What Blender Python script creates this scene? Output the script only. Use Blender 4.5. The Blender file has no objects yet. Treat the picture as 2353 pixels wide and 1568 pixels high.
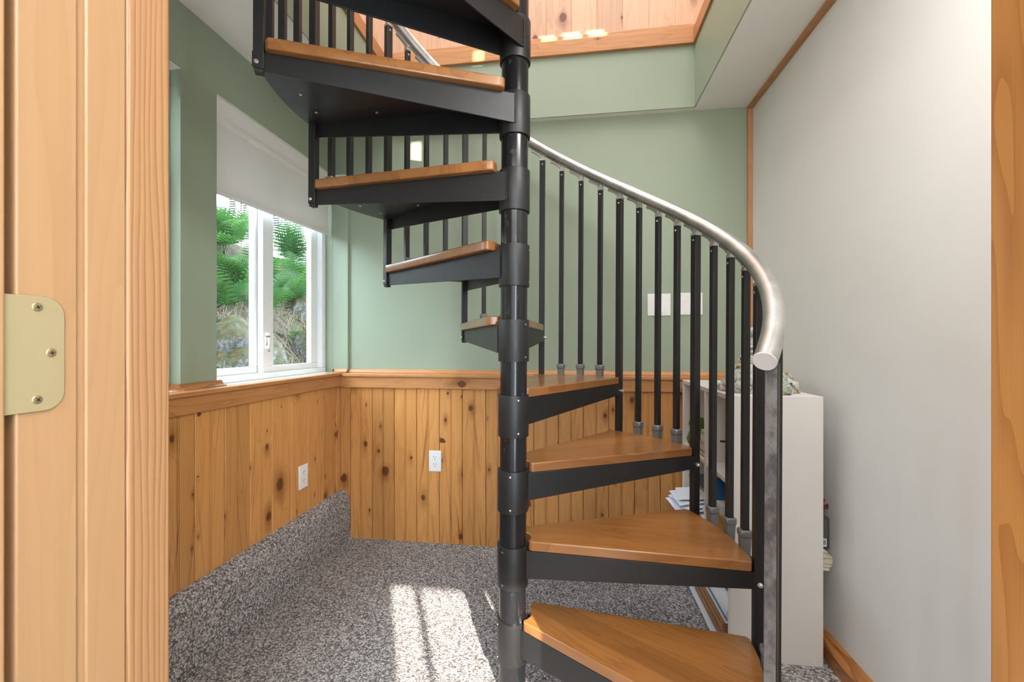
import bpy, bmesh, math, random
from math import sin, cos, tan, pi, radians as R, sqrt, atan2
from mathutils import Vector, Matrix, noise as mnoise
random.seed(7)
C = bpy.context.scene.collection

# ------------------------------------------------------------------ camera
cam = bpy.data.cameras.new('camera'); camo = bpy.data.objects.new('camera', cam); C.objects.link(camo)
YAW = R(7.85)
cam.sensor_width = 36.0; cam.lens = 990 / 2353 * 36; cam.shift_y = 5 / 2353; cam.clip_start = 0.02; cam.clip_end = 200
camo.location = (0, 0, 1.10); camo.rotation_euler = (pi / 2, 0, YAW)
bpy.context.scene.camera = camo
# ------------------------------------------------------------------ colour management
vs = bpy.context.scene.view_settings
bpy.context.scene.display_settings.display_device = 'sRGB'
vs.view_transform = 'Standard'; vs.look = 'None'; vs.gamma = 1; vs.use_curve_mapping = False
vs.exposure = 0.90
# ------------------------------------------------------------------ world and lamps
w = bpy.data.worlds.new('sky'); bpy.context.scene.world = w; w.use_nodes = True
w.node_tree.nodes['Background'].inputs[0].default_value = (0.74, 0.87, 1.0, 1)
w.node_tree.nodes['Background'].inputs[1].default_value = 9.0
SUN_EL = 30
def lamp(name, kind, loc, energy, color=(1, 1, 1), size=None, size_y=None, direction=None):
    l = bpy.data.lights.new(name, kind); l.energy = energy; l.color = color
    if kind == 'AREA':
        l.shape = 'RECTANGLE'; l.size = size; l.size_y = size_y or size
    o = bpy.data.objects.new(name, l); C.objects.link(o); o.location = loc
    if direction: o.rotation_euler = Vector(direction).to_track_quat('-Z', 'Y').to_euler()
    return o
sh = Vector((-0.43, 0.90, 0)).normalized() * cos(R(SUN_EL)); sh.z = -sin(R(SUN_EL))
sun = lamp('sun', 'SUN', (3, -6, 8), 11.0, (1, 0.93, 0.82), direction=sh); sun.data.angle = R(0.5)
lamp('hall_fill', 'AREA', (0.05, -0.55, 2.26), 22, (1, 0.98, 0.95), 1.6, 0.9, (0, 0, -1))  # added fill behind the camera, brightens doorway and room
lamp('upstairs_fill', 'AREA', (-0.1, 1.3, 4.55), 42, (0.97, 0.98, 1.0), 2.2, 1.6, (0, 0.1, -1))  # added overhead fill for the stairwell, no skylight built
lamp('room_fill', 'AREA', (0.55, 0.62, 2.27), 8, (1, 0.98, 0.95), 0.5, 0.3, (-0.2, 0.4, -1))  # added fill lamp aimed into the room, no fitting there

# ------------------------------------------------------------------ material helpers
class NT:
    def __init__(s, name):
        m = bpy.data.materials.new(name); m.use_nodes = True; s.m = m; s.t = m.node_tree; s.n = s.t.nodes; s.l = s.t.links
        s.b = s.n['Principled BSDF']; s.out = s.n['Material Output']
    def node(s, typ, ins=(), **kw):
        n = s.n.new(typ)
        for k, v in kw.items(): setattr(n, k, v)
        for k, v in (ins.items() if isinstance(ins, dict) else enumerate(ins)):
            if v is None: continue
            if isinstance(v, bpy.types.NodeSocket): s.l.new(v, n.inputs[k])
            else: n.inputs[k].default_value = v
        return n
    def M(s, op, *a, clamp=False):
        return s.node('ShaderNodeMath', a, operation=op, use_clamp=clamp).outputs[0]
    def V(s, x, y, z): return s.node('ShaderNodeCombineXYZ', (x, y, z)).outputs[0]
    def obj(s): return s.node('ShaderNodeTexCoord').outputs['Object']
    def sep(s, v):
        n = s.node('ShaderNodeSeparateXYZ', (v,)); return n.outputs[0], n.outputs[1], n.outputs[2]
    def noise(s, v, scale=5, detail=3, rough=0.5, dist=0):
        n = s.node('ShaderNodeTexNoise'); s.l.new(v, n.inputs['Vector'])
        n.inputs['Scale'].default_value = scale; n.inputs['Detail'].default_value = detail
        n.inputs['Roughness'].default_value = rough; n.inputs['Distortion'].default_value = dist
        return n.outputs['Fac']
    def vor(s, v, scale, feature='F1', rnd=1.0):
        n = s.node('ShaderNodeTexVoronoi', feature=feature); s.l.new(v, n.inputs['Vector'])
        n.inputs['Scale'].default_value = scale; n.inputs['Randomness'].default_value = rnd
        return n
    def ramp(s, f, stops, interp='LINEAR'):
        n = s.n.new('ShaderNodeValToRGB'); s.l.new(f, n.inputs[0]); n.color_ramp.interpolation = interp
        e = n.color_ramp.elements
        while len(e) < len(stops): e.new(0.5)
        for i, (p, c) in enumerate(stops): e[i].position = p; e[i].color = (c[0], c[1], c[2], 1)
        return n.outputs[0]
    def mr(s, f, a, b, c=0.0, d=1.0):
        n = s.node('ShaderNodeMapRange', (f, a, b, c, d)); n.clamp = True; return n.outputs[0]
    def mix(s, f, a, b, mode='MIX'):
        n = s.n.new('ShaderNodeMix'); n.data_type = 'RGBA'; n.blend_type = mode; n.clamp_factor = True
        for i, v in ((0, f), (6, a), (7, b)):
            if isinstance(v, bpy.types.NodeSocket): s.l.new(v, n.inputs[i])
            elif i == 0: n.inputs[0].default_value = v
            else: n.inputs[i].default_value = (v[0], v[1], v[2], 1)
        return n.outputs[2]
    def rnd(s, v):
        return s.node('ShaderNodeTexWhiteNoise', (v,), noise_dimensions='3D').outputs[0]
    def done(s, color=None, rough=None, bump=None, bstr=0.3, bdist=0.002, metal=None, spec=None, coat=None):
        b = s.b
        def put(k, v):
            if v is None: return
            if isinstance(v, bpy.types.NodeSocket): s.l.new(v, b.inputs[k])
            elif isinstance(v, tuple): b.inputs[k].default_value = (*v, 1)
            else: b.inputs[k].default_value = v
        put('Base Color', color); put('Roughness', rough); put('Metallic', metal); put('Specular IOR Level', spec); put('Coat Weight', coat)
        if coat: b.inputs['Coat Roughness'].default_value = 0.15
        if bump is not None:
            n = s.node('ShaderNodeBump', {'Height': bump}); n.inputs['Strength'].default_value = bstr; n.inputs['Distance'].default_value = bdist
            s.l.new(n.outputs[0], b.inputs['Normal'])
        return s.m

def wood(name, axis, across, light, dark, scale=1.0, knots=0.0, board=None, board0=0.0, rough=0.42, line=0.5, coat=0.0, tone=0.12, ringf=28, knotsize=1.0, rndobj=False, wav=0.42):
    """grain runs along `axis`, boards are counted along `across`"""
    t = NT(name); xyz = t.sep(t.obj())
    v = xyz['xyz'.index(axis)]; u = xyz['xyz'.index(across)]
    wax = [a for a in 'xyz' if a not in (axis, across)][0]; q = xyz['xyz'.index(wax)]
    if board:
        b = t.M('FLOOR', t.M('DIVIDE', t.M('SUBTRACT', u, board0), board))
    else:
        b = t.M('MULTIPLY', 0.0, u)
    if rndobj:
        oi = t.node('ShaderNodeObjectInfo').outputs['Random']; b = t.M('ADD', b, t.M('MULTIPLY', oi, 37.0))
    r1 = t.rnd(t.V(b, 3.1, 0.0)); r2 = t.rnd(t.V(b, 9.7, 1.0))
    uu = t.M('ADD', u, t.M('MULTIPLY', r1, 3.0)); vv = t.M('ADD', v, t.M('MULTIPLY', r2, 5.0))
    warp = None; kcore = None; halo = None
    if knots > 0:
        vr = t.vor(t.V(t.M('MULTIPLY', uu, 10.0), t.M('MULTIPLY', vv, 6.0), t.M('MULTIPLY', b, 11.3)), 1.0)
        p = t.sep(vr.outputs['Position']); c = t.node('ShaderNodeSeparateColor', (vr.outputs['Color'],))
        du = t.M('DIVIDE', t.M('SUBTRACT', t.M('MULTIPLY', uu, 10.0), p[0]), 10.0)
        dv = t.M('DIVIDE', t.M('SUBTRACT', t.M('MULTIPLY', vv, 6.0), p[1]), 6.0)
        ve = t.vor(t.V(t.M('MULTIPLY', uu, 10.0), t.M('MULTIPLY', vv, 6.0), t.M('MULTIPLY', b, 11.3)), 1.0, 'DISTANCE_TO_EDGE')
        on = t.M('GREATER_THAN', c.outputs[0], 1.0 - knots); soft = t.mr(ve.outputs['Distance'], 0.0, 0.22)
        rad = t.M('ADD', 0.0028 * knotsize, t.M('MULTIPLY', t.M('POWER', c.outputs[1], 2.6), 0.018 * knotsize))
        wob = t.M('MULTIPLY', t.M('SUBTRACT', t.noise(t.V(uu, vv, q), 60, 2), 0.5), 0.008)
        d = t.M('ADD', t.M('SQRT', t.M('ADD', t.M('MULTIPLY', du, du), t.M('MULTIPLY', t.M('MULTIPLY', dv, dv), 0.6))), wob)
        dn = t.M('DIVIDE', d, rad)
        kcore = t.M('MULTIPLY', on, t.mr(dn, 1.15, 0.75))
        # long feathered halo running with the grain
        e = t.M('ADD', t.M('MULTIPLY', du, du), t.M('MULTIPLY', t.M('MULTIPLY', dv, dv), 0.16))
        halo = t.M('MULTIPLY', t.M('MULTIPLY', on, soft), t.M('POWER', 2.718, t.M('MULTIPLY', -1.0, t.M('DIVIDE', e, t.M('MULTIPLY', t.M('MULTIPLY', rad, rad), 3.6)))))
    ph = t.noise(t.V(t.M('MULTIPLY', uu, 5.0 * scale), t.M('MULTIPLY', vv, 0.55 * scale), t.M('MULTIPLY', q, 3.0)), 1.6, 2, 0.5)
    phase = t.M('ADD', t.M('MULTIPLY', uu, 0.4 * ringf * scale), t.M('MULTIPLY', ph, ringf * wav))
    if halo is not None: phase = t.M('ADD', phase, t.M('MULTIPLY', halo, 4.0))
    phase = t.M('ADD', phase, t.M('MULTIPLY', t.noise(t.V(t.M('MULTIPLY', uu, 60.0), t.M('MULTIPLY', vv, 3.0), q), 1.0, 2), 0.35))
    fr = t.M('FRACT', phase)
    ring = t.M('POWER', fr, 2.6)
    fine = t.noise(t.V(t.M('MULTIPLY', uu, 330.0 * scale), t.M('MULTIPLY', vv, 5.0), t.M('MULTIPLY', q, 200.0)), 1.0, 3, 0.6)
    f = t.M('ADD', t.M('MULTIPLY', ring, line), t.M('MULTIPLY', fine, 0.45))
    broad = t.noise(t.V(t.M('MULTIPLY', uu, 7.0), t.M('MULTIPLY', vv, 0.8), q), 1.0, 2)
    f = t.M('ADD', f, t.M('MULTIPLY', broad, 0.3))
    col = t.mix(t.mr(f, 0.25, 1.15), light, dark)
    # tone of each board
    tn = t.M('ADD', 1.0 - tone, t.M('MULTIPLY', r1, 2 * tone))
    hs = t.node('ShaderNodeHueSaturation', {'Value': tn, 'Color': col}); col = hs.outputs[0]
    if knots > 0.2:
        fl = t.noise(t.V(t.M('MULTIPLY', uu, 18.0), t.M('ADD', t.M('MULTIPLY', vv, 6.0), t.M('MULTIPLY', t.M('ABSOLUTE', t.M('SUBTRACT', t.M('FRACT', t.M('MULTIPLY', uu, 4.0)), 0.5)), 14.0)), t.M('MULTIPLY', b, 5.0)), 1.0, 3, 0.55)
        col = t.mix(t.mr(fl, 0.585, 0.76, 0, 0.85), col, (dark[0] * 0.55, dark[1] * 0.42, dark[2] * 0.35))
    if knots > 0:
        col = t.mix(t.M('MULTIPLY', halo, 0.75), col, (dark[0] * 0.50, dark[1] * 0.38, dark[2] * 0.3))
        core = t.mix(t.mr(t.M('FRACT', t.M('MULTIPLY', dn, 3.0)), 0.2, 0.9), (0.085, 0.028, 0.010), (0.18, 0.06, 0.018))
        col = t.mix(kcore, col, core)
    return t.done(col, rough, bump=f, bstr=0.10, bdist=0.001, coat=coat)

def paint(name, col, rough=0.55, b=0.05, var=0.02, scale=300):
    t = NT(name); o = t.obj(); n = t.noise(o, scale, 2); big = t.noise(o, 3.0, 2)
    c = t.mix(t.mr(big, 0.3, 0.7), tuple(x * (1 - var) for x in col), tuple(x * (1 + var) for x in col))
    return t.done(c, rough, bump=n, bstr=b, bdist=0.001)

def flat(name, col, rough=0.5, metal=0.0, spec=0.5):
    t = NT(name); o = t.obj(); n = t.noise(o, 40, 2)
    c = t.mix(t.mr(n, 0.3, 0.7), tuple(x * 0.985 for x in col), tuple(min(1, x * 1.015) for x in col))
    return t.done(c, rough, metal=metal, spec=spec)

MT = {}
PINE_L, PINE_D = (0.64, 0.31, 0.10), (0.40, 0.150, 0.034)
MT['pine_back'] = wood('knotty_pine_back', 'z', 'x', PINE_L, PINE_D, knots=0.42, board=0.1302, board0=-1.2395, rough=0.36, line=0.26, tone=0.11, ringf=60, wav=0.16, knotsize=1.15)
MT['pine_left'] = wood('knotty_pine_left', 'z', 'y', PINE_L, PINE_D, knots=0.38, board=0.1302, board0=1.337, rough=0.36, line=0.26, tone=0.11, ringf=60, wav=0.16, knotsize=1.15)
MT['pine_up'] = wood('pine_upstairs', 'z', 'x', (0.68, 0.42, 0.27), (0.50, 0.27, 0.15), knots=0.12, board=0.1335, board0=0.0, rough=0.4, line=0.35)
MT['trim_x'] = wood('fir_trim_x', 'x', 'z', (0.54, 0.255, 0.10), (0.37, 0.145, 0.047), scale=1.3, knots=0.10, rough=0.36, line=0.4)
MT['trim_y'] = wood('fir_trim_y', 'y', 'z', (0.48, 0.215, 0.078), (0.32, 0.12, 0.036), scale=1.3, rough=0.36, line=0.5)
MT['trim_z'] = wood('fir_trim_z', 'z', 'x', (0.50, 0.245, 0.12), (0.37, 0.165, 0.065), scale=1.3, rough=0.4, line=0.4)
MT['base_y'] = wood('fir_baseboard', 'y', 'z', (0.42, 0.175, 0.05), (0.22, 0.07, 0.018), scale=1.6, rough=0.35, line=0.7)
MT['jamb'] = wood('fir_jamb', 'z', 'y', (0.37, 0.212, 0.102), (0.30, 0.158, 0.068), scale=1.2, rough=0.30, line=0.25, ringf=26)
MT['casing'] = wood('fir_casing', 'z', 'y', (0.37, 0.203, 0.095), (0.235, 0.098, 0.036), scale=2.4, rough=0.34, line=0.75, ringf=150, wav=0.022)
MT['jamb_r'] = wood('fir_jamb_cathedral', 'z', 'y', (0.47, 0.215, 0.060), (0.31, 0.115, 0.027), scale=2.0, rough=0.4, line=0.55, ringf=30, wav=0.30)
MT['oak'] = wood('oak_tread', 'x', 'y', (0.31, 0.125, 0.033), (0.165, 0.058, 0.0135), scale=1.5, rough=0.30, line=0.40, coat=0.5, board=0.085, board0=-0.03, tone=0.20, ringf=26, rndobj=True)
MT['green'] = paint('sage_green_paint', (0.315, 0.375, 0.275), 0.5)
MT['offwhite'] = paint('off_white_paint', (0.80, 0.80, 0.775), 0.5, 0.04)
MT['ceilwhite'] = paint('ceiling_white', (0.86, 0.84, 0.805), 0.7)
MT['vinyl'] = flat('white_vinyl', (0.90, 0.91, 0.91), 0.3)
MT['white'] = flat('white_plastic', (0.84, 0.84, 0.83), 0.35)
MT['bookcase'] = paint('white_melamine', (0.74, 0.70, 0.66), 0.38, 0.02, 0.015, 60)
MT['zinc'] = flat('zinc_screw', (0.75, 0.73, 0.68), 0.3, 1.0)
MT['brass'] = flat('pale_brass', (0.34, 0.268, 0.142), 0.5, 0.1)
MT['brass_screw'] = flat('brass_screw', (0.42, 0.33, 0.16), 0.38, 0.8)
MT['dark'] = flat('dark_slot', (0.02, 0.018, 0.015), 0.7)
MT['shoe'] = flat('grey_casting', (0.17, 0.17, 0.172), 0.42, 0.3)
MT['bracket'] = flat('aluminium_bracket', (0.55, 0.54, 0.51), 0.42, 0.7)

def steel(name, base, rough, scratch):
    t = NT(name); o = t.obj(); x, y, z = t.sep(o)
    n1 = t.noise(t.V(t.M('MULTIPLY', x, 60.0), t.M('MULTIPLY', y, 60.0), t.M('MULTIPLY', z, 9.0)), 1.0, 5, 0.7)
    n2 = t.noise(o, 24, 4, 0.65)
    s = t.M('MULTIPLY', t.mr(n1, 0.60, 0.72), t.mr(n2, 0.50, 0.68))
    c = t.mix(t.M('MULTIPLY', s, scratch), base, (0.30, 0.30, 0.31))
    return t.done(c, t.M('ADD', rough, t.M('MULTIPLY', n2, 0.12)), bump=t.noise(o, 420, 2), bstr=0.06, bdist=0.0006)
MT['black'] = steel('black_powder_coat', (0.011, 0.0108, 0.011), 0.38, 0.20)
MT['pole'] = steel('black_scuffed_pipe', (0.010, 0.010, 0.0115), 0.12, 0.8)
t = NT('worn_grey_steel'); o = t.obj(); x, y, z = t.sep(o)
n = t.noise(t.V(t.M('MULTIPLY', x, 60.0), t.M('MULTIPLY', y, 60.0), t.M('MULTIPLY', z, 40.0)), 1.0, 5, 0.7); n2 = t.noise(o, 9.0, 3)
MT['worn'] = t.done(t.mix(t.mr(t.M('ADD', n, n2), 0.85, 1.15), (0.075, 0.066, 0.068), (0.20, 0.185, 0.18)), 0.34, metal=0.2, bump=n, bstr=0.2, bdist=0.0005)
t = NT('aluminium_rail'); o = t.obj(); n = t.noise(o, 14, 4, 0.6); n2 = t.noise(o, 3.5, 3)
MT['rail'] = t.done(t.mix(t.mr(n, 0.3, 0.7), (0.50, 0.50, 0.49), (0.74, 0.73, 0.71)), t.M('ADD', 0.20, t.M('MULTIPLY', n2, 0.34)), metal=1.0, bump=n, bstr=0.05, bdist=0.001)
MT['endcap'] = flat('rail_end_plug', (0.66, 0.63, 0.62), 0.5, 0.0)

t = NT('berber_carpet'); o = t.obj()
wv = t.node('ShaderNodeVectorMath', (o, t.node('ShaderNodeVectorMath', (t.node('ShaderNodeTexNoise', {'Vector': o, 'Scale': 55.0}).outputs['Color'], (0.009, 0.009, 0.009)), operation='MULTIPLY').outputs[0]), operation='ADD').outputs[0]
v1 = t.vor(wv, 180); c1 = t.node('ShaderNodeSeparateColor', (v1.outputs['Color'],)).outputs[0]
fib = t.noise(o, 700, 2); pt = t.noise(o, 2.2, 3)
col = t.ramp(c1, [(0.0, (0.14, 0.122, 0.118)), (0.25, (0.24, 0.215, 0.208)), (0.5, (0.39, 0.355, 0.342)), (0.75, (0.54, 0.505, 0.485)), (1.0, (0.70, 0.665, 0.64))])
edge = t.mr(v1.outputs['Distance'], 0.45, 0.85)
col = t.mix(t.M('MULTIPLY', edge, 0.80), col, (0.040, 0.034, 0.033))
col = t.mix(t.mr(fib, 0.3, 0.7, 0, 0.25), col, (0.10, 0.085, 0.08))
col = t.node('ShaderNodeHueSaturation', {'Value': t.mr(pt, 0.3, 0.7, 0.92, 1.08), 'Color': col}).outputs[0]
MT['carpet'] = t.done(col, 0.95, bump=t.M('SUBTRACT', 1.0, v1.outputs['Distance']), bstr=0.55, bdist=0.005, spec=0.1)

t = NT('window_glass'); t.n.remove(t.b)
g = t.node('ShaderNodeBsdfGlossy'); g.inputs['Roughness'].default_value = 0.02
tr = t.node('ShaderNodeBsdfTransparent'); tr.inputs[0].default_value = (0.96, 0.98, 0.97, 1)
fz = t.node('ShaderNodeLayerWeight'); ff = t.M('ADD', 0.02, t.M('MULTIPLY', t.M('POWER', fz.outputs['Facing'], 4.0), 0.30))
mx = t.node('ShaderNodeMixShader', (ff, tr.outputs[0], g.outputs[0])); t.l.new(mx.outputs[0], t.out.inputs[0])
MT['glass'] = t.m
t = NT('blind_fabric')
x, y, z = t.sep(t.obj()); wv = t.M('ADD', t.M('SINE', t.M('MULTIPLY', y, 4200.0)), t.M('SINE', t.M('MULTIPLY', z, 4200.0)))
t.done((0.84, 0.83, 0.795), 0.75, bump=wv, bstr=0.05, bdist=0.0005)
tl = t.node('ShaderNodeBsdfTranslucent'); tl.inputs[0].default_value = (0.80, 0.79, 0.74, 1); mx = t.node('ShaderNodeMixShader', (0.10, t.b.outputs[0], tl.outputs[0])); t.l.new(mx.outputs[0], t.out.inputs[0]); MT['blind'] = t.m
MT['cassette'] = flat('blind_cassette_white', (0.84, 0.83, 0.80), 0.4)

# ------------------------------------------------------------------ mesh helpers
class MB:
    def __init__(s): s.v = []; s.f = []; s.mi = []
    def add(s, vs_, fs, mi=0):
        n = len(s.v); s.v += [tuple(p) for p in vs_]; s.f += [tuple(i + n for i in f) for f in fs]; s.mi += [mi] * len(fs); return s
    def box(s, x0, x1, y0, y1, z0, z1, mi=0, M=None):
        p = [Vector((x, y, z)) for z in (z0, z1) for y in (y0, y1) for x in (x0, x1)]
        if M is not None: p = [M @ q for q in p]
        return s.add(p, [(0, 2, 3, 1), (4, 5, 7, 6), (0, 1, 5, 4), (2, 6, 7, 3), (0, 4, 6, 2), (1, 3, 7, 5)], mi)
    def hexa(s, p, mi=0):   # 8 corner points, bottom ring then top ring
        return s.add(p, [(0, 3, 2, 1), (4, 5, 6, 7), (0, 1, 5, 4), (1, 2, 6, 5), (2, 3, 7, 6), (3, 0, 4, 7)], mi)
    def prism(s, poly, z0, z1, mi=0, M=None):
        n = len(poly); p = [Vector((x, y, z0)) for x, y in poly] + [Vector((x, y, z1)) for x, y in poly]
        if M is not None: p = [M @ q for q in p]
        return s.add(p, [tuple(range(n - 1, -1, -1)), tuple(range(n, 2 * n))] + [(i, (i + 1) % n, n + (i + 1) % n, n + i) for i in range(n)], mi)
    def lathe(s, prof, M=None, seg=32, mi=0, cap=True):
        n = len(prof); p = []
        for r, z in prof:
            for i in range(seg): a = 2 * pi * i / seg; p.append(Vector((r * cos(a), r * sin(a), z)))
        if M is not None: p = [M @ q for q in p]
        f = [(j * seg + i, j * seg + (i + 1) % seg, (j + 1) * seg + (i + 1) % seg, (j + 1) * seg + i) for j in range(n - 1) for i in range(seg)]
        if cap: f += [tuple(range(seg - 1, -1, -1)), tuple(range((n - 1) * seg, n * seg))]
        return s.add(p, f, mi)
    def tube(s, pts, r, seg=10, mi=0, cap=True, up=(0, 0, 1)):
        pts = [Vector(p) for p in pts]; n = len(pts); V = []
        rr = r if isinstance(r, (list, tuple)) else [r] * n
        for i, p in enumerate(pts):
            d = (pts[min(i + 1, n - 1)] - pts[max(i - 1, 0)]).normalized()
            a = d.cross(Vector(up)); a = a.normalized() if a.length > 1e-4 else d.cross(Vector((1, 0, 0))).normalized(); b = a.cross(d)
            for k in range(seg): th = 2 * pi * k / seg; V.append(p + (a * cos(th) + b * sin(th)) * rr[i])
        f = [(j * seg + i, (j + 1) * seg + i, (j + 1) * seg + (i + 1) % seg, j * seg + (i + 1) % seg) for j in range(n - 1) for i in range(seg)]
        if cap: f += [tuple(range(seg)), tuple(range(n * seg - 1, (n - 1) * seg - 1, -1))]
        return s.add(V, f, mi)
    def build(s, name, mat, parent=None, bevel=0, smooth=False, segs=2, loc=None, rot=None, angle=35):
        me = bpy.data.meshes.new(name); me.from_pydata(s.v, [], s.f); me.validate()
        bm = bmesh.new(); bm.from_mesh(me); bmesh.ops.recalc_face_normals(bm, faces=bm.faces); bm.to_mesh(me); bm.free()
        mats = mat if isinstance(mat, (list, tuple)) else [mat]
        for m in mats: me.materials.append(MT[m] if isinstance(m, str) else m)
        if len(mats) > 1 and len(me.polygons) == len(s.mi): me.polygons.foreach_set('material_index', s.mi)
        o = bpy.data.objects.new(name, me); C.objects.link(o)
        if loc: o.location = loc
        if rot: o.rotation_euler = rot
        if parent: o.parent = parent
        if bevel:
            b = o.modifiers.new('bevel', 'BEVEL'); b.width = bevel; b.segments = segs; b.limit_method = 'ANGLE'; b.angle_limit = R(30); b.harden_normals = False
        if smooth or bevel:
            me.polygons.foreach_set('use_smooth', [True] * len(me.polygons))
            if hasattr(me, 'set_sharp_from_angle'): me.set_sharp_from_angle(angle=R(angle))
        return o

def tag(o, label, cat, group=None, kind=None):
    if label: o['label'] = label
    if cat: o['category'] = cat
    if group: o['group'] = group
    if kind: o['kind'] = kind
    return o
def empty(name, loc=(0, 0, 0), rz=0, rot=None):
    o = bpy.data.objects.new(name, None); C.objects.link(o); o.location = loc; o.rotation_euler = rot or (0, 0, rz); o.empty_display_size = 0.05; return o
def struct(o, label=None, cat=None):
    o['kind'] = 'structure'
    if label: o['label'] = label
    if cat: o['category'] = cat
    return o
def box(name, mat, x0, x1, y0, y1, z0, z1, parent=None, bevel=0, **k):
    return MB().box(x0, x1, y0, y1, z0, z1).build(name, mat, parent, bevel, **k)
def copy_tree(o, parent=None):
    c = o.copy(); C.objects.link(c)
    if parent: c.parent = parent
    for ch in list(o.children): copy_tree(ch, c)
    return c
def Tm(x, y, z, rz=0, ry=0, rx=0):
    return Matrix.Translation((x, y, z)) @ Matrix.Rotation(rz, 4, 'Z') @ Matrix.Rotation(ry, 4, 'Y') @ Matrix.Rotation(rx, 4, 'X')

# ------------------------------------------------------------------ room shell
XL, XR, YB, ZC = -1.36, 0.905, 2.33, 2.30
YF = 0.435                      # room face of the doorway wall
XW, YW = -1.30, 2.29            # faces of the wood wainscot
ZCAP = 0.935
struct(box('floor', 'carpet', -1.5, 1.6, -1.3, 2.5, -0.05, 0.0), 'speckled grey brown loop pile carpet covering the floor', 'floor')
# left wall with two window recesses
m = MB()
m.box(-1.52, XL, 1.34, 1.496, 0.93, 2.067); m.box(-1.52, XL, 0.30, 2.45, 2.067, ZC + 0.02)
m.box(-1.52, XL + 0.01, 0.30, 2.45, 0, 0.92); m.box(-1.52, XL, 2.312, 2.45, 0.92, 2.067); m.box(-1.52, XL, 0.30, 0.52, 0.92, 2.067)
wl = struct(m.build('wall_left', 'green'), 'sage green left wall with window recesses above knotty pine wainscot', 'wall')
# white painted underside of both recess heads
for y0, y1 in ((0.52, 1.34), (1.496, 2.312)):
    box('recess_soffit', 'ceilwhite', -1.50, XL - 0.001, y0, y1, 2.064, 2.0675, wl)
m = MB(); m.box(-1.52, 1.1, YB, 2.50, 0, ZC + 0.02)
wb = struct(m.build('wall_back', 'green'), 'sage green back wall above knotty pine wainscot', 'wall')
box('corner_panel', 'green', XL + 0.0005, -1.2665, YB - 0.018, YB, 0.95, 2.048, wb, 0.001)
box('corner_panel_cap', 'offwhite', XL + 0.002, -1.2665, YB - 0.020, YB, 2.048, 2.066, wb, 0.001)
wr = struct(box('wall_right', 'offwhite', XR, 1.05, 0.30, 2.50, 0, ZC + 0.02), 'plain off white drywall on the right', 'wall')
wr['label'] = 'plain off white drywall on the right'
m = MB(); m.box(-1.52, -0.492, 0.30, YF, 0, ZC); m.box(0.402, XR, 0.30, YF, 0, ZC); m.box(-0.492, 0.402, 0.30, YF, 2.06, ZC)
struct(m.build('wall_front', 'offwhite'), 'doorway wall the picture is taken through', 'wall')
# wainscot boards as real tongue-and-groove profiles
def wainscot(mb, u0, u1, p, ph, z0, z1, g, horiz):
    """horiz: function (u, depth, z)->point ; groove depth goes into the wall"""
    prof = [(u0, 0.0)]
    k = math.floor((u0 - ph) / p) - 1
    while ph + k * p < u1 + p:
        j = ph + k * p
        for c, kind in ((j, 0), (j + p / 2 - 0.0034, 1), (j + p / 2 + 0.0034, 1)):
            if not (c - 0.004 > u0 and c + 0.004 < u1) or (g and kind): continue
            if g: prof += [(c - 0.0035, 0.0), (c, 0.0022), (c + 0.0035, 0.0)]
            elif kind == 0: prof += [(c - 0.0036, 0.0), (c - 0.0014, 0.0022), (c - 0.0013, 0.0105), (c + 0.0013, 0.0105), (c + 0.0014, 0.0022), (c + 0.0036, 0.0)]
            else: prof += [(c - 0.0013, 0.0), (c - 0.0009, 0.0045), (c + 0.0009, 0.0045), (c + 0.0013, 0.0)]
        k += 1
    prof.append((u1, 0.0))
    n = len(prof)
    V = [horiz(u, d, z0) for u, d in prof] + [horiz(u, d, z1) for u, d in prof]
    mb.add(V, [(i, i + 1, n + i + 1, n + i) for i in range(n - 1)])
    return mb
m = MB(); wainscot(m, -1.2985, XR, 0.1302, -1.2395, 0, 0.925, 0, lambda u, d, z: (u, YW + d, z)); m.box(-1.2985, XR, YW + 0.0112, YB + 0.001, 0.0, 0.925)
wbk = m.build('wainscot_paneling', 'pine_back', wb); wbk['label'] = 'knotty pine tongue and groove boards'
m = MB(); wainscot(m, YF, 2.2895, 0.1302, 1.337, 0.2, 0.925, 0, lambda u, d, z: (XW - d, u, z)); m.box(XL + 0.001, XW - 0.0112, YF, 2.2895, 0, 0.925)
wlk = m.build('wainscot_paneling', 'pine_left', wl); wlk['label'] = 'knotty pine tongue and groove boards'
# apron boards, caps and coves
box('rail_apron', 'trim_x', XW + 0.006, XR, YW - 0.012, YW, 0.850, 0.912, wb, 0.002)
box('rail_apron', 'trim_y', XW, XW + 0.012, YF, YW - 0.012, 0.858, 0.918, wl, 0.002)
MB().prism([(XW + 0.022, YW - 0.022), (XR, YW - 0.022), (XR, YB), (XL, YB)], 0.912, 0.930).build('rail_cap', 'trim_x', wb, 0.003)
MB().prism([(XW + 0.0215, YF), (XW + 0.0215, YW - 0.0225), (-1.349, YB - 0.001), (-1.349, YF)], 0.918, ZCAP).build('rail_cap', 'trim_y', wl, 0.003)
def cove(mb, a, b, nrm, z, h=0.022, d=0.018):
    """small moulding from a to b standing on the cap, face normal nrm"""
    a = Vector((*a, 0)); b = Vector((*b, 0)); nrm = Vector((*nrm, 0))
    pr = [(0, 0), (d, 0), (d, h * 0.22), (d * 0.62, h * 0.34), (d * 0.4, h * 0.66), (d * 0.3, h), (0, h)]
    n = len(pr); V = [p + nrm * q + Vector((0, 0, z + r)) for p in (a, b) for q, r in pr]
    mb.add(V, [tuple(range(n)), tuple(range(2 * n - 1, n - 1, -1))] + [(i, n + i, n + (i + 1) % n, (i + 1) % n) for i in range(n)])
    return mb
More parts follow.
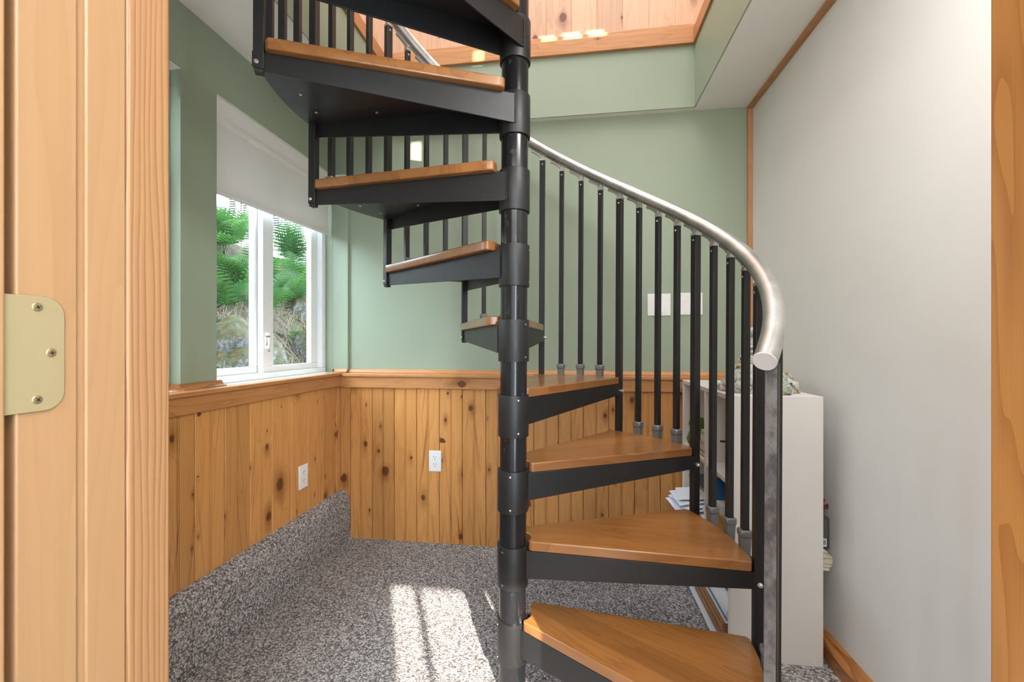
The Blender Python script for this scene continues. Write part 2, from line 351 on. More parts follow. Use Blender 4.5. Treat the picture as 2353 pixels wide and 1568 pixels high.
cove(MB(), (-1.2665, YB), (XR - 0.02, YB), (0, -1), 0.930).build('cove_moulding', 'trim_x', wb, 0.0008)
cove(MB(), (-1.345, YB - 0.02), (-1.2665, YB - 0.02), (0, -1), 0.932).build('cove_moulding', 'trim_x', wb, 0.0008)
m = MB(); cove(m, (XL, 1.325), (XL, 1.512), (1, 0), ZCAP - 0.001, 0.022, 0.030)
m.build('cove_moulding', 'base_y', wl, 0.0008)
cove(MB(), (XL - 0.12, 1.34), (XL + 0.0, 1.34), (0, -1), ZCAP - 0.001, 0.022, 0.018).build('cove_moulding', 'base_y', wl, 0.0008)
# window ledge, white
box('window_ledge', 'vinyl', -1.46, -1.3495, 0.52, 2.31, 0.918, ZCAP, wl)
# carpeted footing ledge along the left wall
pr = [(XW - 0.01, 0.0), (-1.238, 0.0), (-1.240, 0.17), (-1.244, 0.215), (-1.256, 0.245), (-1.275, 0.262), (-1.300, 0.268), (XW - 0.01, 0.268)]
V = [(x, y, z) for y in (YF, YW) for x, z in pr]; n = len(pr)
m = MB(); m.add(V, [tuple(range(n)), tuple(range(2 * n - 1, n - 1, -1))] + [(i, n + i, n + (i + 1) % n, (i + 1) % n) for i in range(n)])
o = m.build('trim_1', 'carpet', None, 0, smooth=True, angle=50); struct(o, 'carpet covered footing ledge along the left wainscot', 'ledge')
# ceiling with stairwell opening, green fascias, wood curb
OX0, OX1, OY0, OY1 = -1.03, 0.624, 0.62, 2.294
m = MB()
for a in ((-1.5, OX0, 0.30, 2.5), (OX1, 1.05, 0.30, 2.5), (OX0, OX1, OY1, 2.5), (OX0, OX1, 0.30, OY0)):
    m.box(a[0], a[1], a[2], a[3], ZC, ZC + 0.30)
struct(m.build('ceiling', 'ceilwhite'), 'white ceiling around the stairwell opening', 'ceiling')
m = MB(); e = 0.006
m.box(OX0 - 0.0005, OX0 + e, OY0, OY1, ZC - 0.001, 2.614); m.box(OX1 - e, OX1 + 0.0005, OY0, OY1, ZC - 0.001, 2.614)
m.box(OX0, OX1, OY1 - e, OY1 + 0.0005, ZC - 0.001, 2.614); m.box(OX0, OX1, OY0 - 0.0005, OY0 + e, ZC - 0.001, 2.614)
struct(m.build('trim_2', 'green'), 'sage green fascia lining the stairwell opening', 'fascia')
q = struct(empty('trim_3'), 'wooden curb board around the top of the stairwell opening', 'trim')
box('curb_board', 'trim_x', OX0 - 0.005, OX1 + 0.005, OY1 - 0.022, OY1 + 0.02, 2.614, 2.690, q, 0.003)
box('curb_board', 'trim_y', OX0 - 0.02, OX0 + 0.016, OY0, OY1 - 0.022, 2.614, 2.690, q, 0.003)
box('curb_board', 'trim_y', OX1 - 0.016, OX1 + 0.02, OY0, OY1 - 0.022, 2.614, 2.690, q, 0.003)
box('curb_moulding', 'trim_x', OX0, OX1, OY1 - 0.006, OY1 + 0.02, 2.690, 2.722, q, 0.004)
box('curb_moulding', 'trim_y', OX1 - 0.002, OX1 + 0.02, OY0, OY1, 2.690, 2.712, q, 0.004)
m = MB(); m.box(-1.5, OX0, 0.3, 2.5, 2.60, 2.61); m.box(OX1, 2.3, 0.3, 2.5, 2.60, 2.61); m.box(OX0, OX1, 0.3, OY0, 2.60, 2.61)
struct(m.build('floor', 'trim_y'), 'wooden floor of the room upstairs', 'floor')
# upstairs walls
m = MB(); wainscot(m, -1.5, 2.3, 0.1335, 0.0, 2.55, 4.7, 1, lambda u, d, z: (u, YB - 0.012 + d, z)); m.box(-1.5, 2.3, YB - 0.003, 2.45, 2.55, 4.7)
struct(m.build('wall_upstairs', 'pine_up'), 'light pine plank wall seen through the stairwell opening', 'wall')
m = MB(); m.box(-1.62, -1.5, 0.2, 2.5, 2.6, 4.8); m.box(2.3, 2.4, 0.2, 2.5, 2.6, 4.8); m.box(-1.6, 2.4, 0.2, 2.5, 4.7, 4.8)
# front wall upstairs with unseen holes added to throw the back wall sun patches
dyp = (YB - 0.03 - 0.25) / 0.90; sl = tan(R(SUN_EL)) * sqrt(0.43 ** 2 + 0.90 ** 2)
targets = [(-0.905, -0.835, 2.10, 2.235), (-0.56, -0.49, 2.57, 2.64), (-0.46, -0.445, 2.60, 2.65), (-0.185, -0.095, 2.655, 2.745), (-0.068, 0.038, 2.655, 2.75), (0.062, 0.165, 2.665, 2.75)]
xe_ = -1.5
for x0, x1, za, zb_ in targets:
    x0 += 0.43 / 0.90 * dyp * 0.90; x1 += 0.43 / 0.90 * dyp * 0.90; za += sl * dyp; zb_ += sl * dyp
    m.box(xe_, x0, 0.27, 0.30, 2.30, 4.75); m.box(x0, x1, 0.27, 0.30, 2.30, za); m.box(x0, x1, 0.27, 0.30, zb_, 4.75); xe_ = x1
m.box(xe_, 2.3, 0.27, 0.30, 2.30, 4.75)
struct(m.build('wall_upper_shell', 'offwhite'), 'off white walls and ceiling of the room upstairs, holes shaped for sun patches', 'wall')
# hallway behind the camera, far opening added and sized for the sun patch
m = MB(); YH = -1.20
m.box(-1.3, 1.6, YH - 0.1, YH, 2.02, 2.42); m.box(-1.3, 0.655, YH - 0.1, YH, 0, 2.02); m.box(1.16, 1.6, YH - 0.1, YH, 0, 2.02)
m.box(0.775, 0.790, YH - 0.04, YH, 0, 2.02)  # thin bar added to throw the dark line across the sun patch
m.box(-1.4, -1.3, YH - 0.1, 0.30, 0, 2.42); m.box(1.6, 1.7, YH - 0.1, 0.30, 0, 2.42); m.box(-1.3, 1.6, YH, 0.30, 2.32, 2.42)
struct(m.build('wall_hall', 'offwhite'), 'hallway walls behind the doorway, opening shaped to throw the sun patch', 'wall')
# right wall trims
cx = XR
struct(box('trim_4', 'trim_z', XR - 0.022, XR, YB - 0.016, YB, 0.92, ZC - 0.012, None, 0.002), 'narrow vertical wood strip in the back right corner', 'trim')
struct(box('trim_5', 'trim_y', XR - 0.022, XR, YF, YB, ZC - 0.018, ZC, None, 0.003), 'narrow wood strip along the ceiling over the right wall', 'trim')
pr = [(XR, 0), (0.868, 0), (0.868, 0.050), (0.874, 0.060), (0.884, 0.064), (0.890, 0.074), (XR, 0.076)]; n = len(pr)
m = MB(); m.add([(x, y, z) for y in (YF, YW) for x, z in pr], [tuple(range(n)), tuple(range(2 * n - 1, n - 1, -1))] + [(i, n + i, n + (i + 1) % n, (i + 1) % n) for i in range(n)])
struct(m.build('baseboard_right', 'base_y', None, 0.0015), 'varnished wood baseboard along the right wall', 'baseboard')

# ------------------------------------------------------------------ doorway
d1 = struct(empty('door_1', (-0.468, 0.30, 0)), 'varnished fir door frame around the picture', 'door frame')
def dbox(name, mat, x0, x1, y0, y1, z0=0, z1=2.06, bevel=0.002):
    o = box(name, mat, x0, x1, y0, y1, z0, z1, None, bevel); o.parent = d1; o.matrix_parent_inverse = Matrix.Translation((0.468, -0.30, 0)); return o
JX = -0.468
dbox('jamb', 'jamb', JX - 0.022, JX, 0.3050, 0.352)
dbox('jamb', 'jamb', JX - 0.022, JX, 0.3585, 0.397)
dbox('jamb', 'jamb', JX - 0.024, JX - 0.003, 0.309, 0.440)
dbox('rabbet', 'jamb', JX - 0.040, JX - 0.014, 0.296, 0.3045)
dbox('casing', 'casing', JX - 0.022, JX + 0.0008, 0.3975, 0.447, bevel=0.003)
dbox('door_edge', 'jamb', JX - 0.036, JX + 0.006, 0.10, 0.2950)
dbox('jamb', 'jamb_r', 0.3766, 0.402, 0.30, 0.447)
dbox('head', 'jamb', JX - 0.022, 0.402, 0.30, 0.447, 2.05, 2.075)
def hinge():
    y0, y1, zc, hh, r = 0.262, 0.3395, 1.0905, 0.0508, 0.0158
    poly = [(y0, -hh)]
    for k in range(7): a = -pi / 2 + pi / 2 * k / 6; poly.append((y1 - r + r * cos(a), -hh + r + r * sin(a)))
    for k in range(7): a = pi / 2 * k / 6; poly.append((y1 - r + r * cos(a), hh - r + r * sin(a)))
    poly.append((y0, hh))
    Mx = Matrix(((0, 0, 1, 0), (1, 0, 0, 0), (0, 1, 0, 0), (0, 0, 0, 1)))
    m = MB().prism([(y, z) for y, z in poly], 0, 0.0022, M=Matrix.Translation((JX + 0.0001, 0, zc)) @ Mx)
    h = m.build('hinge_leaf', 'brass', None, 0.0006); h.parent = d1; h.matrix_parent_inverse = Matrix.Translation((0.468, -0.30, 0)); h['label'] = 'pale brass hinge leaf'
    for y, z, rot in ((0.3186, 1.1318, 0.4), (0.3289, 1.0913, 0.1), (0.3186, 1.0502, 0.8)):
        Ms = Matrix.Translation((JX + 0.0020, y, z)) @ Matrix.Rotation(pi / 2, 4, 'Y')
        s = MB().lathe([(0.0040, 0), (0.0040, 0.0004), (0.0034, 0.0011), (0.0012, 0.0014)], Ms, 24)
        for a in (rot, rot + pi / 2): s.box(-0.0019, 0.0019, -0.00045, 0.00045, 0.0012, 0.00155, 1, Ms @ Matrix.Rotation(a, 4, 'Z'))
        o = s.build('screw', ['brass_screw', 'dark'], h, smooth=True, angle=30)
        o.matrix_parent_inverse = Matrix.Identity(4)
        o.matrix_parent_inverse = Matrix.Translation((0, 0, 0))
hinge()

# ------------------------------------------------------------------ window 1 (slider) and window 2 (nearer, hidden by the frame)
def slider(name, Y0, Y1, lab):
    wdw = struct(empty(name, (-1.40, (Y0 + Y1) / 2, 0.935)), lab, 'window'); ix = wdw.location.copy(); wdw.location.x -= 0.016
    def p(nm, mat, *a, bevel=0.002, mb=None):
        m = MB()
        for q in a: m.box(*q)
        o = m.build(nm, mat, wdw, bevel); o.matrix_parent_inverse = Matrix.Translation(-ix); return o
    z0, z1 = 0.9355, 2.066; xi, xo = -1.385, -1.475
    zt = z1 - 0.03; e_ = 0.0004
    p('window_frame', 'vinyl', (xo, xi, Y0, Y1, z0, 0.962), (xo, xi, Y0, Y1, zt, z1), (xo, xi, Y1 - 0.034, Y1, 0.962 + e_, zt - e_), (xo, xi, Y0, Y0 + 0.034, 0.962 + e_, zt - e_),
      (-1.452, -1.446, Y1 - 0.050, Y1 - 0.0344, 0.9624, zt - e_), (-1.425, -1.419, Y1 - 0.044, Y1 - 0.0344, 0.9624, zt - e_))
    yr = Y1 - 0.035; mid = Y1 - 0.42
    def sash(xa, xb, ya, yb, wa, wb_, ga):
        s_ = p('sash', 'vinyl', (xa, xb, ya, yb, 0.9624, 0.992), (xa, xb, ya, yb, zt - 0.04, zt - e_), (xa, xb, ya, ya + wa, 0.9924, zt - 0.0404), (xa, xb, yb - wb_, yb, 0.9924, zt - 0.0404))
        g_ = MB().box(ga, ga + 0.004, ya + wa - 0.004, yb - wb_ + 0.004, 0.988, zt - 0.036).build('pane', 'glass', s_); g_.matrix_parent_inverse = Matrix.Identity(4); return s_
    s = sash(-1.430, -1.402, mid - 0.066, yr - 0.016, 0.070, 0.062, -1.418)
    s2 = sash(-1.462, -1.434, Y0 + 0.036, mid - 0.020, 0.05, 0.062, -1.450)
    yl = mid - 0.040
    m = MB().lathe([(0.0165, 0), (0.016, 0.004), (0.012, 0.006)], Matrix.Translation((-1.4022, yl, 1.112)) @ Matrix.Rotation(pi / 2, 4, 'Y') @ Matrix.Diagonal((2.2, 1, 1, 1)), 28)
    m.tube([(-1.401, yl, 1.075), (-1.399, yl, 1.09), (-1.399, yl, 1.135), (-1.401, yl, 1.15)], [0.011, 0.015, 0.015, 0.011], 16)
    m.tube([(-1.390, yl - 0.004, 1.125), (-1.383, yl - 0.010, 1.11), (-1.381, yl - 0.014, 1.08), (-1.382, yl - 0.012, 1.062)], [0.006, 0.006, 0.005, 0.004], 12)
    k = m.build('latch', 'white', s, smooth=True, angle=60); k.matrix_parent_inverse = Matrix.Identity(4)
    return wdw
slider('window_1', 1.440, 2.309, 'white vinyl sliding window looking out on ferns')
slider('window_2', 0.520, 1.338, 'white vinyl sliding window nearest the doorway')
def blind(Y0, Y1, zb0, zb1, label):
    b = empty('roller_blind', (-1.372, (Y0 + Y1) / 2, 2.06)); tag(b, label, 'blind')
    iv = Matrix.Translation(-Vector(b.location))
    o = MB().hexa([(-1.3745, Y0, zb0), (-1.3735, Y0, zb0), (-1.3735, Y1, zb1), (-1.3745, Y1, zb1), (-1.3745, Y0, 2.0), (-1.3735, Y0, 2.0), (-1.3735, Y1, 2.0), (-1.3745, Y1, 2.0)]).build('fabric', 'blind', b); o.matrix_parent_inverse = iv
    h = MB()
    for k, (dz, r) in enumerate(((0.0, 0.0085),)):
        h.tube([(-1.374, Y0, zb0 + dz), (-1.374, Y1, zb1 + dz)], r, 14)
    h.hexa([(-1.3775, Y0, zb0 + 0.006), (-1.3705, Y0, zb0 + 0.006), (-1.3705, Y1, zb1 + 0.006), (-1.3775, Y1, zb1 + 0.006), (-1.3775, Y0, zb0 + 0.030), (-1.3705, Y0, zb0 + 0.030), (-1.3705, Y1, zb1 + 0.030), (-1.3775, Y1, zb1 + 0.030)])
    o = h.build('bottom_bar', 'blind', b, smooth=True, angle=40); o.matrix_parent_inverse = iv
    pr = [(-1.384, 2.062), (-1.364, 2.062), (-1.3615, 2.050), (-1.3625, 2.020), (-1.3660, 2.004), (-1.3660, 1.996), (-1.3635, 1.992), (-1.3640, 1.974), (-1.370, 1.962), (-1.384, 1.962)]
    n = len(pr); m = MB(); m.add([(x, y, z) for y in (Y0, Y1) for x, z in pr], [tuple(range(n)), tuple(range(2 * n - 1, n - 1, -1))] + [(i, n + i, n + (i + 1) % n, (i + 1) % n) for i in range(n)])
    o = m.build('cassette', 'cassette', b, smooth=True, angle=40); o.matrix_parent_inverse = iv
    return b
blind(1.4965, 2.289, 1.692, 1.722, 'white roller blind half drawn over the window with ferns outside')
blind(0.523, 1.298, 1.70, 1.70, 'white roller blind over the window beside the doorway')

# ------------------------------------------------------------------ electrical plates
def outlet(label, M):
    e_ = empty('electrical_outlet'); e_.matrix_world = M; tag(e_, label, 'outlet')
    MB().box(-0.035, 0.035, -0.0045, 0, -0.057, 0.057).build('cover_plate', 'white', e_, 0.0025, segs=3)
    for z in (0.0195, -0.0195):
        Mz = Matrix.Translation((0, -0.0045, z)) @ Matrix.Rotation(pi / 2, 4, 'X')
        poly = [(0.0170 * cos(2 * pi * k / 32), max(-0.0135, min(0.0135, 0.0170 * sin(2 * pi * k / 32)))) for k in range(32)]
        r = MB().prism(poly, 0, 0.0015, M=Mz).build('receptacle', 'white', e_, 0.0004)
        s = MB().box(-0.0075, -0.0055, -0.0064, -0.0055, z + 0.000, z + 0.009).box(0.0055, 0.0075, -0.0064, -0.0055, z + 0.001, z + 0.008)
        s.prism([(0.0022 * cos(a * pi / 6), -0.0075 + 0.0026 * sin(a * pi / 6)) for a in range(12)], 0.001, 0.0019, M=Mz)
        s.build('slots', 'dark', r)
    MB().lathe([(0.0028, 0), (0.0028, 0.0008), (0.0016, 0.0014)], Matrix.Translation((0, -0.0044, 0)) @ Matrix.Rotation(pi / 2, 4, 'X'), 16).build('screw', 'zinc', e_, smooth=True)
    return e_
outlet('white duplex outlet on the pine boards of the back wall', Tm(-0.742, YW - 0.0003, 0.452))
outlet('white duplex outlet on the pine boards of the left wall under the window', Tm(XW + 0.0003, 1.945, 0.4485, rz=pi / 2))
def blank_plate(label, x, z, group):
    e_ = empty('blank_cover_plate', (x, YB - 0.0002, z)); tag(e_, label, 'cover plate', group)
    MB().box(-0.058, 0.058, -0.005, 0, -0.057, 0.057).build('plate', 'white', e_, 0.003, segs=3)
    for sx in (-0.023, 0.023):
        for sz in (-0.0415, 0.0415):
            MB().lathe([(0.0030, 0), (0.0030, 0.0008), (0.0018, 0.0013)], Matrix.Translation((sx, -0.0048, sz)) @ Matrix.Rotation(pi / 2, 4, 'X'), 12).build('screw', 'zinc', e_, smooth=True)

# ------------------------------------------------------------------ spiral staircase
PX, PY = -0.1817, 1.358
CA = 7.85          # camera angle to world angle
RISE = 0.2358; Z1 = 0.2455
def ztop(k): return Z1 + RISE * (k - 1)
TH0 = -41.05 + CA
st = empty('spiral_staircase', (PX - 0.0055, PY, 0), rot=(0, 0.005, 0))
tag(st, 'black steel spiral staircase with oak treads and an aluminium handrail', 'staircase')
prof = [(0.0428, 0.0), (0.0428, 4.0)]
MB().lathe(prof, None, 48).build('center_pole', 'pole', st, smooth=True, angle=40)['label'] = 'scuffed glossy black center pole'
RT, RB = 0.700, 0.715
def tread():
    """front edge runs along +x, the tread turns counter-clockwise by 30 degrees; z=0 is the wood top"""
    tr_ = empty('tread'); tr_.parent = st
    of = -0.016
    ab = R(26); db = Vector((cos(ab), sin(ab))); nb = Vector((-sin(ab), cos(ab)))
    pts = []
    def arc_c(c, r, a0, a1, n): return [(c[0] + r * cos(a0 + (a1 - a0) * i / n), c[1] + r * sin(a0 + (a1 - a0) * i / n)) for i in range(n + 1)]
    r0 = 0.012
    pts += [(0.056, 0.002)]                     # hub side front
    pts += arc_c((0.052 + r0, of + r0), r0, pi, 1.5 * pi, 5)
    xe = sqrt(RT ** 2 - 0.012 ** 2)
    pts += [(xe - 0.012, -0.0125), (xe - 0.003, -0.0085)]
    a0 = R(0.3); t_ = 0.073
    L = sqrt(RT ** 2 - t_ ** 2); pe = db * L + nb * t_; a1 = atan2(pe.y, pe.x)
    pts += [(RT * cos(a0 + (a1 - R(0.8) - a0) * i / 22), RT * sin(a0 + (a1 - R(0.8) - a0) * i / 22)) for i in range(23)]
    pts += [tuple(db * (L - 0.008) + nb * t_)]
    pi_ = db * 0.055 + nb * t_
    pts += [tuple(db * 0.075 + nb * t_)] + [tuple(db * (0.062 - 0.013 * sin(k * pi / 8)) + nb * (t_ - 0.012 + 0.012 * cos(k * pi / 8))) for k in range(1, 5)]
    aa = atan2(pts[-1][1], pts[-1][0])
    pts += [(0.060 * cos(aa + (R(10) - aa) * i / 6), 0.060 * sin(aa + (R(10) - aa) * i / 6)) for i in range(1, 6)]
    MB().prism(pts, -0.030, 0.0).build('tread_board', 'oak', tr_, 0.005, segs=3, angle=50)['label'] = 'varnished oak tread board'
    pan = MB()
    poly = [(0.046 * cos(R(a)), 0.046 * sin(R(a))) for a in (35, 20, 5)] + [(0.050, -0.0145), (0.728, -0.0120)] + [(0.733 * cos(R(a)), 0.733 * sin(R(a))) for a in [0.9 + 28.2 * i / 20 for i in range(21)]]
    pan.prism(poly, -0.0345, -0.0305)
    # front flange: tapered plate
    def flange(p0, p1, h0, h1, th, side):
        d = (Vector(p1) - Vector(p0)).normalized(); n_ = Vector((-d.y, d.x)) * th * side
        prof_ = [(0, -0.0305), (1, -0.0305), (1, -0.0305 - h1 * 0.8), (0.985, -0.0305 - h1), (0, -0.0305 - h0)]
        A = [Vector((*(Vector(p0).lerp(Vector(p1), s)), z)) for s, z in prof_]; B = [a + Vector((n_.x, n_.y, 0)) for a in A]; k = len(A)
        pan.add(A + B, [tuple(range(k)), tuple(range(2 * k - 1, k - 1, -1))] + [(i, k + i, k + (i + 1) % k, (i + 1) % k) for i in range(k)])
    flange((0.046, -0.0150), (0.728, -0.0125), 0.088, 0.046, 0.005, 1)
    a30 = R(30); q1 = Vector((cos(a30), sin(a30))) * 0.732 + Vector((-sin(a30), cos(a30))) * 0.002
    q0 = db * 0.012 + nb * 0.0495
    flange(tuple(q0), tuple(q1), 0.090, 0.050, 0.005, -1)
    pb = pan.build('tread_bracket', 'black', tr_, 0.0008); pb['label'] = 'black steel tread bracket'
    MB().lathe([(0.0485, -0.146), (0.0490, -0.144), (0.0490, -0.018), (0.0485, -0.016), (0.0430, -0.016)], None, 48, cap=False).lathe([(0.043, -0.146), (0.0485, -0.146)], None, 48, cap=False).build('hub_collar', 'black', tr_, smooth=True, angle=40)
    for wx, wy in ((0.0475, -0.012), (q0.x, q0.y + 0.001)):
        MB().tube([(wx, wy, -0.033 - i * 0.00275) for i in range(32)], [0.0026 if i % 2 else 0.0015 for i in range(32)], 8, up=(1, 0, 0)).build('weld_bead', 'black', tr_, smooth=True)
    for zc in (-0.030, -0.132):
        MB().lathe([(0.0030, 0), (0.0030, 0.0008), (0.0016, 0.0014)], Matrix.Rotation(R(-120), 4, 'Z') @ Matrix.Translation((0.0488, 0, zc)) @ Matrix.Rotation(pi / 2, 4, 'Y'), 12).build('set_screw', 'zinc', tr_, smooth=True)
    # screws beneath, along the arc and beside the back flange
    for rr, aa_ in ((0.66, 6), (0.66, 15), (0.66, 24), (0.45, 25), (0.22, 22), (0.46, 4)):
        MB().lathe([(0.0015, -0.0035), (0.0045, -0.002), (0.0048, 0)], Tm(rr * cos(R(aa_)), rr * sin(R(aa_)), -0.0345), 14).build('screw', 'zinc', tr_, smooth=True)
    for q_, s_ in (((0.716, -0.0150), -1), ((q1.x - 0.012 * cos(a30) - 0.002, q1.y - 0.012 * sin(a30) + 0.003), 1)):
        dd = Vector((0, -1, 0)) if s_ < 0 else Vector((-sin(a30), cos(a30), 0))
        mm = Matrix.Translation((q_[0], q_[1], -0.0305 - 0.032)) @ dd.to_track_quat('Z', 'Y').to_matrix().to_4x4()
        MB().lathe([(0.0078, -0.002), (0.0078, 0.0015), (0.0058, 0.0022), (0.0058, 0.007), (0.004, 0.0085)], mm, 6 if s_ < 0 else 18).build('bolt', 'zinc', tr_, smooth=True, angle=30)
    return tr_
t0_ = tread()
for k in range(1, 12):
    o = t0_ if k == 1 else copy_tree(t0_)
    o.parent = st; o.location = (0, 0, ztop(k)); o.rotation_euler = (0, 0, R(TH0 + 30 * (k - 1)))

def zrail(camdeg): return 2.029 + RISE / 30 * (camdeg - 79)
RR = 0.707; slope = math.atan(RISE / (RR * R(30)))
def bracket(h, side, par, zt):
    """cast bracket on top of a baluster: socket, ear with screw, arm running uphill under the rail"""
    m = MB()
    m.box(-h - 0.001, h + 0.001, -h - 0.001, h + 0.001, zt - 0.002, zt + 0.008)
    # ear: rounded plate, radial faces; y is the uphill tangent
    ear = [(-0.011, 0.0)] + [(0.011 * cos(a), 0.015 + 0.011 * sin(a)) for a in [pi - pi * k / 8 for k in range(9)]] + [(0.011, 0.0)]
    Mz = Matrix(((0, 0, 1, 0), (1, 0, 0, 0), (0, 1, 0, 0), (0, 0, 0, 1)))
    m.prism(ear, -0.008, 0.008, M=Matrix.Translation((0, 0, zt + 0.004)) @ Mz)
    arm = [(0.0, 0.004), (0.013, 0.013), (0.024, 0.024), (0.044, 0.037), (0.054, 0.041), (0.057, 0.048), (0.050, 0.054), (0.0, 0.028)]
    m.prism([(y, z) for y, z in arm], -0.0095, 0.0035, M=Matrix.Translation((0, 0, zt + 0.004)) @ Mz)
    b = m.build('rail_bracket', 'bracket', par, 0.0012)
    s = MB()
    s.lathe([(0.0048, 0), (0.0048, 0.0015), (0.003, 0.0028)], Matrix.Translation((-0.008, 0, zt + 0.020)) @ Matrix.Rotation(-pi / 2, 4, 'Y'), 14)
    s.lathe([(0.0030, 0), (0.0030, 0.001), (0.002, 0.002)], Matrix.Translation((-0.0075, 0.040, zt + 0.051)) @ Matrix.Rotation(-pi / 2, 4, 'Y'), 10)
    s.build('screw', 'zinc', b, smooth=True)
def baluster(n):
    ca = -41.05 + 7.5 * n; corner = (n % 4 == 0); k = n // 4 + (0 if corner else 1)
    zr = zrail(ca) - 0.0225
    b = empty('baluster'); b.parent = st; wa = R(ca + CA)
    b.location = (RB * cos(wa), RB * sin(wa), 0)
    b.rotation_euler = (0, 0, wa)
    if corner:
        h = 0.0127 if n else 0.0122; z0 = 0.0 if n == 0 else ztop(k) - 0.078; zt = zr - (0.030 if n else 0.001)
        hh = h
    else:
        h = 0.0098; z0 = ztop(k) + 0.048; zt = zr - 0.030
    m = MB().box(-h, h, -h, h, z0, zt)
    bar = m.build('bar', 'black', b, 0.0012)
    if n == 0:
        wf = MB().box(-h + 0.0013, h - 0.0013, -h - 0.0002, -h + 0.0006, z0, zt).build('worn_face', 'worn', b); wf['label'] = 'worn bare grey face of the newel bar'
    s = MB().lathe([(0.0036, 0), (0.0036, 0.001), (0.002, 0.0022)], Matrix.Translation((-h, 0, zt - 0.020)) @ Matrix.Rotation(-pi / 2, 4, 'Y'), 12)
    s.build('screw', 'zinc', b, smooth=True)
    if n: bracket(h, 1, b, zt)
    if corner and n > 0:
        MB().lathe([(0.0075, 0), (0.0075, 0.0015), (0.0055, 0.002), (0.0055, 0.006), (0.003, 0.0075)], Matrix.Translation((-0.002, -h, z0 + 0.018)) @ Matrix.Rotation(pi / 2, 4, 'X'), 6).build('bolt', 'zinc', b, smooth=True, angle=30)
        MB().box(-h + 0.002, h - 0.002, -h + 0.002, h - 0.002, z0 - 0.010, z0).build('end_plug', 'dark', b, 0.002)
    if not corner:
        zt_ = ztop(k)
        MB().hexa([(-0.0125, -0.0125, zt_ - 0.0305), (0.0125, -0.0125, zt_ - 0.0305), (0.0125, 0.0125, zt_ - 0.0305), (-0.0125, 0.0125, zt_ - 0.0305), (-0.0145, -0.0145, zt_ + 0.028), (0.0145, -0.0145, zt_ + 0.028), (0.0145, 0.0145, zt_ + 0.028), (-0.0145, 0.0145, zt_ + 0.028)]).build('shoe', 'shoe', b, 0.0015)
        MB().box(-0.0175, 0.0175, -0.0175, 0.0175, zt_ + 0.028, zt_ + 0.050).build('shoe_cap', 'shoe', b, 0.0035, segs=1)
for n_ in range(0, 41): baluster(n_)
pts = []
for i in range(0, 181):
    ca = -43.5 + (282 - (-43.5)) * i / 180; a = R(ca + CA); pts.append((RR * cos(a), RR * sin(a), zrail(ca)))
rl = MB().tube(pts, 0.0232, 28).build('handrail', 'rail', st, smooth=True, angle=60); rl['label'] = 'worn aluminium handrail tube'
d = (Vector(pts[0]) - Vector(pts[1])).normalized()
Me = Matrix.Translation(Vector(pts[0]) - d * 0.001) @ d.to_track_quat('Z', 'Y').to_matrix().to_4x4()
MB().lathe([(0.0225, 0), (0.0225, 0.0015), (0.0215, 0.003)], Me, 36).build('end_cap', 'endcap', rl, smooth=True, angle=30)['label'] = 'round off white end cap'

blank_plate('white blank cover plate left of its pair on the green back wall', 0.452, 1.300, 'blank plates on the green wall')
blank_plate('white blank cover plate right of its pair, nearest the corner trim', 0.610, 1.303, 'blank plates on the green wall')

# ------------------------------------------------------------------ bookcase
BX0, BX1, BY0, BY1, BZ = 0.545, 0.845, 1.588, 2.231, 0.9186
bc = empty('bookcase', ((BX0 + BX1) / 2, (BY0 + BY1) / 2, 0)); tag(bc, 'low open backed white bookcase against the right wall behind the stairs', 'bookcase')
binv = Matrix.Translation(-Vector(bc.location))
def bpart(name, mat, *a, bevel=0.0015):
    m = MB()
    for q in a: m.box(*q)
    o = m.build(name, mat, bc, bevel); o.matrix_parent_inverse = binv; return o
sd = bpart('side_panel', 'bookcase', (BX0, BX1, BY0, BY0 + 0.018, 0, BZ))
bpart('side_panel', 'bookcase', (BX0, BX1, BY1 - 0.018, BY1, 0, BZ - 0.018))
bpart('divider', 'bookcase', (BX0, BX1 - 0.004, 1.862, 1.880, 0.318, 0.900))
bpart('top', 'bookcase', (BX0, BX1, BY0 + 0.018, BY1, 0.9005, BZ))
for y0, y1 in ((BY0 + 0.018, 1.862), (1.880, BY1 - 0.018)):
    bpart('shelf', 'bookcase', (BX0 + 0.004, BX1 - 0.002, y0, y1, 0.595, 0.612))
bpart('shelf', 'bookcase', (BX0 + 0.001, BX1 - 0.002, BY0 + 0.018, BY1 - 0.018, 0.300, 0.318))
bpart('bottom', 'bookcase', (BX0 + 0.001, BX1 - 0.002, BY0 + 0.018, BY1 - 0.018, 0.006, 0.022))
for z in (0.899, 0.604, 0.300, 0.010):
    o = MB().lathe([(0.0058, 0), (0.0055, 0.0008), (0.004, 0.0009)], Matrix.Translation((0.8174, BY0 + 0.0001, z)) @ Matrix.Rotation(pi / 2, 4, 'X'), 20).build('screw_cover', 'bookcase', sd, smooth=True, angle=40)
    o.matrix_parent_inverse = Matrix.Identity(4)

